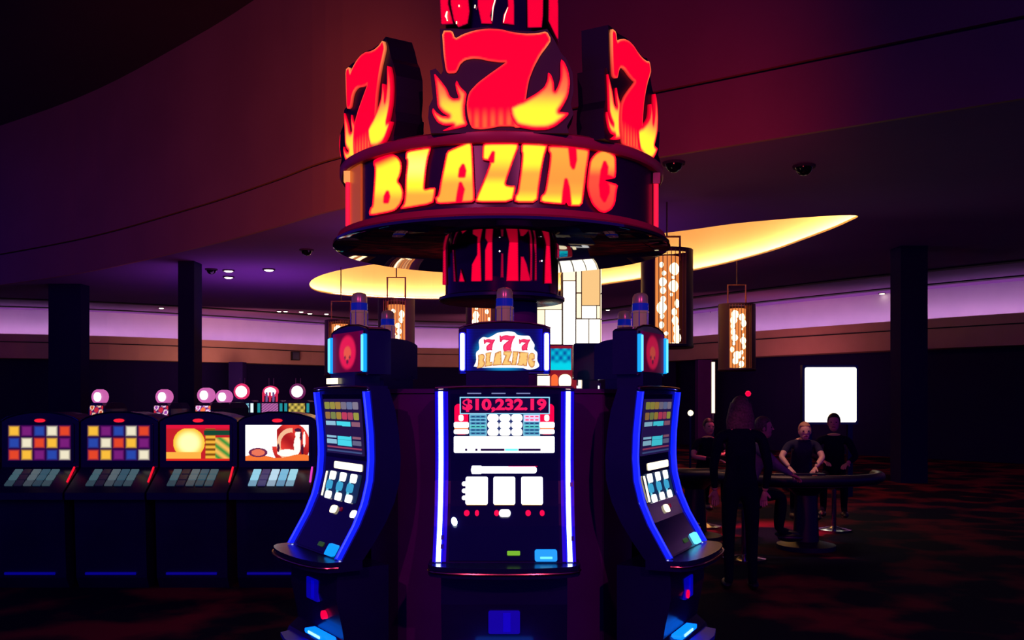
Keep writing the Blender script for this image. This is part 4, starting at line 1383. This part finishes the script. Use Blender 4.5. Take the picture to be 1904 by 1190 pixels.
def lantern(label, px, y_top, y_bot, wpx, core_w, D, stem_py, seed=1, core_top=None):
    rnd = random.Random(seed)
    x = (px - CX) / F * D
    zt, zb = CZ - (y_top - HY) / F * D, CZ - (y_bot - HY) / F * D
    R = wpx / 2 / F * D
    rc = core_w / 2 / F * D
    t = thing('hanging_lantern', label, 'lantern', (x, D, zb), 0, 'tall bronze lanterns')
    H = zt - zb
    obj('top_ring', MB().lathe([(R * 0.9, H - 0.06), (R, H - 0.06), (R, H), (R * 0.9, H)], 36, cap=False), M_BAR, t, True)
    obj('base', MB().lathe([(0.0, 0.0), (R * 0.98, 0.0), (R * 1.03, 0.02), (R * 1.03, 0.05), (R * 0.98, 0.06)], 36), M_BAR, t, True)
    # dark curved screens left and right of the open front
    for s in (0, 1):
        vs, fs = [], []
        a0 = 40 if s else 140 + 0
        n = 14
        span = (38, 142)
        for i in range(n + 1):
            a = math.radians(span[0] + (span[1] - span[0]) * i / n)
            sx = math.sin(a) * (1 if s else -1)
            sy = -math.cos(a)
            for r in (R, R * 0.97):
                vs += [(sx * r, sy * r, 0.05), (sx * r, sy * r, H - 0.03)]
        for i in range(n):
            b0, b1 = i * 4, i * 4 + 4
            fs += [(b0, b1, b1 + 1, b0 + 1), (b0 + 2, b0 + 3, b1 + 3, b1 + 2), (b0 + 1, b1 + 1, b1 + 3, b0 + 3), (b0, b0 + 2, b1 + 2, b1)]
        obj('side_screen', MB().add(vs, fs), M_BAR, t, True)
    for k in range(9):
        a = math.radians(-36 + 9 * k)
        o = obj('rod', MB().tube([(R * math.sin(a), -R * math.cos(a), 0.05), (R * math.sin(a), -R * math.cos(a), H - 0.03)], 0.006, 5), M_BARW, t)
    # glowing glass column with bulbs
    hc = H * 0.93
    obj('glass_tube', MB().lathe([(rc, 0.08), (rc, hc)], 20), M_AMBER, t, True)
    bm = MB().lathe([(0.0, -1)] + [(math.cos(a), math.sin(a)) for a in [(-80 + 20 * k) * PI / 180 for k in range(9)]] + [(0, 1)], 12, cap=False).mesh('bulb', M_BULB, True)
    n = int(H / (rc * 0.42))
    for k in range(n):
        z = 0.12 + (hc - 0.22) * (k + 0.5) / n
        a = (-1) ** k * (0.15 + 0.6 * rnd.random())
        o = link('bulb', bm, t, (rc * 0.78 * math.sin(a), -rc * 0.85 * math.cos(a), z))
        rr = rc * (0.26 + 0.26 * rnd.random())
        o.scale = (rr, rr * 0.6, rr * 1.1)
    # hanger frame
    ztop = CZ - (stem_py - HY) / F * D - zb
    w = rc * 1.05
    obj('hanger_frame', MB().tube([(-w, 0, H * 0.9), (-w, 0, ztop), (w, 0, ztop), (w, 0, H * 0.9)], 0.02, 6), M_BARW, t)
    obj('hanger_cable', MB().tube([(0, 0, ztop), (0, 0, ZC - zb if zb + ztop < ZC else ztop + 0.1)], 0.012, 6), M_BAR, t)
    return t


lantern('tall bronze lantern with a glowing column between the left machine and the centre machine', 737, 557, 706, 68, 32, 17.0, 516, 1)
lantern('largest bronze lantern, hanging just right of the sign above the right machine', 1240, 466, 648, 96, 46, 14.0, 440, 2)
lantern('bronze lantern hanging on a square frame farthest to the right', 1370, 566, 690, 68, 32, 20.0, 530, 3)
lantern('bronze lantern mostly hidden behind the centre machine topper', 896, 552, 690, 60, 40, 18.0, 520, 4)
lantern('small bronze lantern mostly hidden behind the left machine topper', 634, 596, 700, 60, 34, 21.0, 560, 5)

# stepped deco lantern made of glass panes
DD = 11.0
deco = thing('deco_lantern', 'stepped pillar of glowing cream glass panes with dark leading behind the island', 'lantern', ((1058 - CX) / F * DD, DD, 0))
gx = lambda px: (px - 1058) / F * DD
gz = lambda py: CZ - (py - HY) / F * DD
M_PANE = glow('cream_pane', (1.0, 0.80, 0.50), 1.5)
M_PANE2 = glow('amber_pane', (1.0, 0.62, 0.24), 0.95)
M_PANE3 = glow('white_pane', (1.0, 0.94, 0.78), 2.2)
M_LEAD = mat('dark_leading', (0.05, 0.03, 0.02), 0.5, 0.3)
obj('pillar_base', MB().box(gx(1000), gx(1114), 0.06, 0.5, 0, gz(640)), M_BLACK, deco)
for a0, a1, y0, y1, dp_ in ((998, 1046, 556, 641, 0.10), (1046, 1072, 502, 641, 0.04), (1070, 1117, 496, 641, 0.0)):
    obj('lantern_frame', MB().box(gx(a0), gx(a1), dp_ + 0.02, dp_ + 0.4, gz(y1), gz(y0)), M_LEAD, deco)
panes = [(999, 1045, 557, 573, .10, 2), (999, 1013, 575, 639, .10, 2), (1015, 1045, 575, 639, .10, 3), (1047.5, 1070, 503, 520, .04, 2), (1048, 1070, 522, 640, .04, 3), (1072.5, 1080.5, 500, 543, 0, 2), (1072.5, 1080.5, 546, 591, 0, 2),
         (1082.5, 1115, 498, 567, 0, 1), (1082.5, 1108.5, 569, 591.5, 0, 3), (1110.5, 1115.5, 569, 591.5, 0, 2), (1072, 1094, 594, 639, 0, 3), (1096, 1115.5, 594, 639, 0, 3)]
for a0, a1, y0, y1, dp_, k in panes:
    obj('glass_pane', MB().box(gx(a0), gx(a1), dp_, dp_ + 0.02, gz(y1), gz(y0)), {1: M_PANE2, 2: M_PANE, 3: M_PANE3}[k], deco)
for y0, y1 in ((498, 543), (546, 591), (594, 639)):
    obj('glass_pane', MB().box(gx(1117), gx(1117) + 0.015, 0.06, 0.36, gz(y1), gz(y0)), M_PANE, deco)

# ------------------------------------------------------------------ right side: lit panel, slit light, tables
D0 = 15.5
p0, p1 = at(1497, 683, D0), at(1592, 785, D0)
t = thing('light_panel', 'blazing white rectangular light panel on the dark right side', 'light panel', ((p0.x + p1.x) / 2, D0, p1.z))
hw, hh = (p1.x - p0.x) / 2, p0.z - p1.z
obj('panel_frame', MB().box(-hw - 0.04, hw + 0.04, 0.01, 0.14, -0.04, hh + 0.04), M_BLACK, t)
obj('diffuser', MB().prism(rrect(-hw, hw, 0, hh, 0.03), lambda a, z: (a, -0.01, z), lambda a, z: (a, 0.012, z)), M_PANE3, t)
for s in (-1, 1):
    obj('stand_leg', MB().box(s * hw * 0.8 - 0.04, s * hw * 0.8 + 0.04, 0.03, 0.11, -p1.z, 0), M_BLACK, t)
p0, p1 = at(1326, 672, 30.0), at(1326, 768, 30.0)
t = thing('wall_slit_light', 'thin upright white strip light on the dark wall left of the hanging lantern', 'strip light', (p0.x, 30.0, p1.z))
obj('housing', MB().box(-0.07, 0.07, 0.0, 0.08, -0.02, p0.z - p1.z), M_BLACK, t)
obj('tube', MB().box(-0.05, 0.05, -0.03, 0.0, 0, p0.z - p1.z - 0.02), M_WARM, t)
obj('mount_post', MB().box(-0.03, 0.03, 0.02, 0.08, -p1.z, -0.02), M_BLACK, t)
for px, py, r, mm, lab in ((1391, 732, 0.05, M_RED, 'small round red lamp on the dark wall below the right hanging lantern'), (1284, 768, 0.05, M_WARM, 'small white lamp low on the wall left of the slit light')):
    D = 15.0
    p = at(px, py, D)
    t = thing('indicator_lamp', lab, 'lamp', (p.x, D, 0), 0)
    obj('post', MB().tube([(0, 0.03, 0), (0, 0.03, p.z)], 0.018, 8), M_BLACK, t)
    obj('lens', MB().lathe([(0, -r), (r * .7, -r * .7), (r, 0), (r * .7, r * .7), (0, r)], 12).mesh and MB().lathe([(0, p.z - r), (r * .7, p.z - r * .7), (r, p.z), (r * .7, p.z + r * .7), (0, p.z + r)], 12), mm, t, True)

M_FELT = mat('table_felt', (0.02, 0.004, 0.02), 0.9, 0, noise=(0.03, 0.006, 0.03), scale=20)
M_RAIL = mat('padded_rail', (0.01, 0.006, 0.03), 0.45)
M_CHIP = [mat('chip_cream', (0.6, 0.5, 0.35), 0.4), mat('chip_white', (0.7, 0.7, 0.75), 0.4), mat('chip_red', (0.5, 0.02, 0.03), 0.4), mat('chip_teal', (0.02, 0.2, 0.18), 0.4)]


def gaming_table(label, x, y, rz, r=1.0):
    t = thing('gaming_table', label, 'table', (x, y, 0), rz, 'card tables at right')
    pts = [(r * math.cos(a), -r * 0.78 * math.sin(a)) for a in [PI * k / 20 for k in range(21)]]
    obj('tabletop', MB().prism(pts, lambda a, b: (a, b, 0.72), lambda a, b: (a, b, 0.79)), M_FELT, t)
    obj('rail', MB().tube([(*p, 0.79) for p in pts], 0.06, 10), M_RAIL, t, True)
    obj('pedestal', MB().lathe([(0.32, 0), (0.32, 0.05), (0.14, 0.09), (0.12, 0.6), (0.25, 0.72)], 20, cy=-0.3), M_RAIL, t, True)
    obj('dealer_tray', MB().box(-0.3, 0.3, -0.14, 0.0, 0.79, 0.82), M_RAIL, t)
    return t


gaming_table('half-round dark card table before the seated players at right', 3.25, 10.5, 0.1, 0.95)
gaming_table('half-round dark card table left of the standing woman', 2.15, 11.2, 0.1, 0.8)


def stool(label, x, y, z=0.62):
    t = thing('casino_stool', label, 'stool', (x, y, 0), 0, 'stools at the card tables')
    obj('seat', MB().lathe([(0.0, z - 0.08), (0.17, z - 0.08), (0.2, z - 0.05), (0.2, z - 0.02), (0.17, z), (0, z)], 24), M_RAIL, t, True)
    obj('post', MB().tube([(0, 0, 0.02), (0, 0, z - 0.07)], 0.03, 12), M_CHROME, t, True)
    obj('foot', MB().lathe([(0.22, 0.0), (0.22, 0.02), (0.05, 0.05), (0.03, 0.06)], 24), M_CHROME, t, True)
    return t


# ------------------------------------------------------------------ people
def skin_mesh(name, verts, edges, radii, m, parent=None, sub=2, root=0):
    me = bpy.data.meshes.new(name)
    me.from_pydata([tuple(v) for v in verts], edges, [])
    o = bpy.data.objects.new(name, me)
    COL.objects.link(o)
    o.modifiers.new('s', 'SKIN')
    for i, r in enumerate(radii):
        rr = r if isinstance(r, tuple) else (r, r)
        me.skin_vertices[0].data[i].radius = rr
    for v in me.skin_vertices[0].data:
        v.use_root = False
    me.skin_vertices[0].data[root].use_root = True
    su = o.modifiers.new('u', 'SUBSURF')
    su.levels = su.render_levels = sub
    dg = bpy.context.evaluated_depsgraph_get()
    dg.update()
    nm = bpy.data.meshes.new_from_object(o.evaluated_get(dg))
    nm.name = name
    bpy.data.objects.remove(o)
    nm.materials.clear()
    nm.materials.append(m)
    for p in nm.polygons:
        p.use_smooth = True
    return link(name, nm, parent)


def ellipsoid(c, r, n=14, k=10):
    mb = MB()
    prof = [(math.cos(a), math.sin(a)) for a in [(-90 + 180 * i / k) * PI / 180 for i in range(k + 1)]]
    mb.lathe([(max(p[0], 0.0005), p[1]) for p in prof], n)
    mb.v = [(c[0] + v[0] * r[0], c[1] + v[1] * r[1], c[2] + v[2] * r[2]) for v in mb.v]
    return mb


def person(label, loc, rz, skin, top, trouser, hair, seated=True, lean=0.1, arms=None, hair_style='short', height=1.68, group=None, bare_arms=False, headdown=0.0):
    """local frame: faces -y. seated: hips at 0.70 (stool), else standing"""
    t = thing('person', label, 'person', loc, rz, group)
    k = height / 1.70
    hip = 0.72 if seated else 0.92 * k
    V_, E_, R_ = [], [], []

    def add(p, r, j=None):
        V_.append(Vector(p)); R_.append(r)
        if j is not None:
            E_.append((j, len(V_) - 1))
        return len(V_) - 1
    pel = add((0, 0, hip), (0.155 * k, 0.12 * k))
    wa = add((0, -lean * 0.35, hip + 0.17 * k), (0.13 * k, 0.10 * k), pel)
    ch = add((0, -lean * 0.8, hip + 0.36 * k), (0.155 * k, 0.11 * k), wa)
    sh = add((0, -lean, hip + 0.47 * k), (0.10 * k, 0.08 * k), ch)
    nk = add((0, -lean - 0.02, hip + 0.55 * k), 0.052 * k, sh)
    hd0 = Vector((0, -lean - 0.035 - headdown * 0.10, hip + 0.69 * k - headdown * 0.05))
    hands = []
    for s in (-1, 1):
        s1 = add((s * 0.185 * k, -lean, hip + 0.455 * k), 0.058 * k, sh)
        el, wr = arms[0 if s < 0 else 1] if arms else ((s * 0.24 * k, -lean + 0.03, hip + 0.19 * k), (s * 0.22 * k, -lean - 0.06, hip - 0.04 * k))
        e1 = add(el, 0.042 * k, s1)
        mid = (Vector(el) * 0.55 + Vector(wr) * 0.45)
        m1 = add(mid, 0.038 * k, e1)
        w1 = add(wr, 0.026 * k, m1)
        hands.append((Vector(el), Vector(wr), s))
    for s in (-1, 1):
        h1 = add((s * 0.095 * k, 0, hip - 0.04), 0.088 * k, pel)
        if seated:
            k1 = add((s * 0.12, -0.40 * k, hip - 0.03), 0.062 * k, h1)
            a1 = add((s * 0.12, -0.36 * k, hip - 0.43 * k), 0.042 * k, k1)
            f1 = add((s * 0.13, -0.50 * k, hip - 0.47 * k), 0.035 * k, a1)
        else:
            k1 = add((s * 0.10, -0.02, 0.49 * k), 0.060 * k, h1)
            a1 = add((s * 0.10, 0.02, 0.08), 0.042 * k, k1)
            f1 = add((s * 0.12, -0.13, 0.035), 0.033 * k, a1)
    body = skin_mesh('body', V_, E_, R_, top, t, 2, 0)
    # trousers and skin by material slots of the one body mesh
    body.data.materials.append(trouser)
    body.data.materials.append(skin)
    for p in body.data.polygons:
        c = p.center
        mi = 0
        if c.z < hip + 0.03:
            mi = 1
        for el, wr, s in hands:
            dw = (c - wr).length
            if (c - wr).length < 0.045 or (bare_arms and min((c - wr).length, (c - (el + wr) / 2).length, (c - el).length) < 0.09 and abs(c.x) > 0.12):
                mi = 2
        if c.z > hip + 0.525 * k and abs(c.x) < 0.08:
            mi = 2
        p.material_index = mi
    # head with face
    H = obj('head', ellipsoid(hd0, (0.074 * k, 0.092 * k, 0.112 * k)), skin, t, True)
    fy = -0.088 * k
    obj('jaw', ellipsoid(hd0 + Vector((0, -0.022, -0.06 * k)), (0.055 * k, 0.062 * k, 0.055 * k)), skin, H, True)
    obj('nose', MB().add([hd0 + Vector(v) for v in ((-0.014, fy - 0.002, -0.02), (0.014, fy - 0.002, -0.02), (0, fy - 0.024, -0.016), (0, fy + 0.002, 0.025))], [(0, 1, 2), (0, 2, 3), (2, 1, 3), (0, 3, 1)]), skin, H, True)
    for s in (-1, 1):
        obj('ear', ellipsoid(hd0 + Vector((s * 0.075 * k, 0.005, -0.005)), (0.010, 0.018, 0.028), 10, 6), skin, H, True)
        obj('eye', ellipsoid(hd0 + Vector((s * 0.028, fy + 0.008, 0.008)), (0.013, 0.008, 0.007), 10, 6), mat('eye_dark', (0.02, 0.015, 0.015), 0.2), H, True)
    obj('mouth', ellipsoid(hd0 + Vector((0, fy + 0.006, -0.052)), (0.024, 0.008, 0.007), 10, 6), mat('lips', (0.3, 0.06, 0.06), 0.5), H, True)
    hc = hd0 + Vector((0, 0.012, 0.022))
    hm = ellipsoid(hc, (0.086 * k, 0.098 * k, 0.110 * k), 16, 12)
    for i, v in enumerate(hm.v):
        vv = Vector(v) - hd0
        if vv.y < -0.045 and vv.z < 0.055:
            hm.v[i] = tuple(hd0 + Vector((vv.x * 0.72, max(vv.y, -0.045) + 0.02, vv.z * 0.8)))
        elif vv.z < -0.03:
            hm.v[i] = tuple(hd0 + Vector((vv.x * 0.8, vv.y * 0.8, vv.z)))
    if hair is not None:
        obj('hair', hm, hair, H, True)
        if hair_style == 'long':
            back = [(-0.085, 0.02), (-0.10, -0.10), (-0.11, -0.22), (-0.09, -0.30), (0.0, -0.33), (0.09, -0.30), (0.11, -0.22), (0.10, -0.10), (0.085, 0.02)]
            lh = MB()
            rows = 9
            for i in range(rows + 1):
                z = 0.06 - 0.36 * i / rows
                w = 0.088 + 0.034 * math.sin(PI * min(1, i / rows * 1.25) * 0.8) * (1 + 0.08 * math.sin(i * 2.1))
                for j in range(13):
                    a = PI * j / 12
                    lh.v.append(tuple(hd0 + Vector((w * math.cos(a), 0.02 + (0.085 - 0.02 * i / rows) * math.sin(a), z + 0.012 * math.sin(5 * a)))))
            for i in range(rows):
                for j in range(12):
                    a_ = i * 13 + j
                    lh.f.append((a_, a_ + 1, a_ + 14, a_ + 13))
            nb = len(lh.v)
            lh.v += [tuple(hd0 + (Vector(v) - hd0) * 0.93) for v in lh.v[:nb]]
            lh.f += [tuple(nb + q for q in reversed(f)) for f in lh.f[:]]
            obj('hair_length', lh, hair, H, True)
    # hands
    for el, wr, s in hands:
        d = (wr - el).normalized()
        side = d.cross(Vector((0, 0, 1)))
        if side.length < 0.2:
            side = Vector((1, 0, 0))
        side.normalize()
        up_ = side.cross(d).normalized()
        hv = [wr - d * 0.01, wr + d * 0.035, wr + d * 0.075]
        he = [(0, 1), (1, 2)]
        hr = [(0.020, 0.017), (0.032, 0.014), (0.033, 0.012)]
        base = 2
        for q, (o_, L) in enumerate(((-0.027, 0.055), (-0.009, 0.068), (0.009, 0.064), (0.026, 0.050))):
            b0 = wr + d * 0.085 + side * o_
            hv += [b0, b0 + d * L * 0.5 - up_ * 0.010, b0 + d * L * 0.85 - up_ * 0.028]
            i0 = len(hv) - 3
            he += [(base, i0), (i0, i0 + 1), (i0 + 1, i0 + 2)]
            hr += [(0.0095, 0.0095), (0.0088, 0.0088), (0.0075, 0.0075)]
        ths = side * (s * -0.03)
        hv += [wr + d * 0.03 + ths, wr + d * 0.065 + ths * 1.9 - up_ * 0.01]
        i0 = len(hv) - 2
        he += [(1, i0), (i0, i0 + 1)]
        hr += [(0.012, 0.012), (0.009, 0.009)]
        skin_mesh('hand', hv, he, hr, skin, t, 1, 0)
    # shoes
    for s in (-1, 1):
        if seated:
            c = Vector((s * 0.13, -0.47 * k, hip - 0.49 * k))
        else:
            c = Vector((s * 0.115, -0.07, 0.045))
        obj('shoe', ellipsoid(c, (0.048, 0.13, 0.043), 14, 8), mat('shoe_black', (0.01, 0.008, 0.02), 0.4), t, True)
    return t


SK = mat('skin', (0.62, 0.32, 0.24), 0.55, 0, noise=(0.66, 0.35, 0.26), scale=30)
SK2 = mat('skin_pale', (0.78, 0.48, 0.38), 0.55, 0, noise=(0.8, 0.5, 0.4), scale=30)
CL_DK = mat('cloth_black', (0.002, 0.002, 0.02), 0.95, 0, noise=(0.003, 0.003, 0.025), scale=40, spec=0.1)
CL_GR = mat('cloth_grey', (0.20, 0.16, 0.21), 0.9, 0, noise=(0.24, 0.2, 0.25), scale=40)
CL_NV = mat('cloth_navy', (0.01, 0.01, 0.05), 0.9, 0, noise=(0.015, 0.015, 0.06), scale=40)
HR_BR = mat('hair_brown', (0.16, 0.07, 0.09), 0.6, 0, noise=(0.06, 0.03, 0.035), scale=60)
HR_DK = mat('hair_dark', (0.012, 0.008, 0.015), 0.5, 0, noise=(0.02, 0.012, 0.02), scale=60)
HR_BL = mat('hair_blond', (0.6, 0.34, 0.2), 0.6, 0, noise=(0.45, 0.24, 0.14), scale=60)

person('standing woman seen from behind in dark clothes with shoulder-length brown hair', (2.0, 8.0, 0), math.radians(172), SK, CL_DK, CL_DK, HR_BR, False, 0.0, None, 'long', 1.66)
x, y = (1402 - CX) / F * 9.5, 9.5
person('seated man in a grey shirt reaching right across the card table', (x - 0.10, y, 0), math.radians(80), SK, CL_GR, CL_DK, HR_BR, True, 0.16,
       [((-0.24, -0.33, 0.98), (-0.14, -0.46, 0.90)), ((0.26, -0.28, 0.98), (0.14, -0.44, 0.90))], 'short', 1.6)
stool('stool under the seated man in the grey shirt', x - 0.10, y)
x, y = (1320 - CX) / F * 11.6, 11.6
person('seated player in black with crossed forearms left of the standing woman', (x, y + 0.32, 0), math.radians(12), SK, CL_DK, CL_DK, HR_DK, True, 0.10,
       [((-0.25, -0.2, 0.93), (-0.02, -0.36, 0.90)), ((0.26, -0.16, 0.95), (0.12, -0.33, 0.97))], 'short', 1.45, None, True)
stool('stool under the player in black left of the standing woman', x, y + 0.32)
x, y = (1497 - CX) / F * 10.9, 10.9
person('blond player in a sleeveless dark top leaning over the card table with head bowed', (x, y + 0.27, 0), math.radians(-6), SK2, CL_NV, CL_DK, HR_BL, True, 0.26,
       [((-0.27, -0.38, 0.98), (-0.20, -0.50, 0.87)), ((0.20, -0.40, 0.98), (0.10, -0.50, 0.87))], 'short', 1.5, None, True, 0.9)
stool('stool under the blond player with bowed head', x, y + 0.27)
x, y = (1536 - CX) / F * 11.6, 11.6
person('dark-haired player in black sitting rightmost before the white light panel', (x + 0.1, y, 0), math.radians(-20), SK, CL_DK, CL_DK, HR_DK, True, 0.12,
       [((-0.25, -0.2, 0.95), (-0.12, -0.38, 0.90)), ((0.26, -0.2, 0.95), (0.16, -0.4, 0.88))], 'short', 1.6)
stool('stool under the rightmost dark-haired player', x + 0.1, y)
for px, D, mi, n_, lab in ((1428, 9.85, 0, 3, 'short stack of cream chips by the grey-shirted man'), (1448, 9.95, 1, 5, 'stack of white chips right of the cream stack'), (1462, 10.1, 2, 4, 'stack of red chips before the blond player'), (1515, 10.1, 2, 6, 'taller stack of red chips at the right end of the table')):
    t = thing('chip_stack', lab, 'chips', ((px - CX) / F * D, D, 0.792), 0, 'chip stacks on the card table')
    for q in range(n_):
        obj('chip', MB().lathe([(0.0, q * 0.006), (0.028, q * 0.006), (0.028, q * 0.006 + 0.005), (0.0, q * 0.006 + 0.005)], 14), M_CHIP[mi if q % 3 else 1], t)
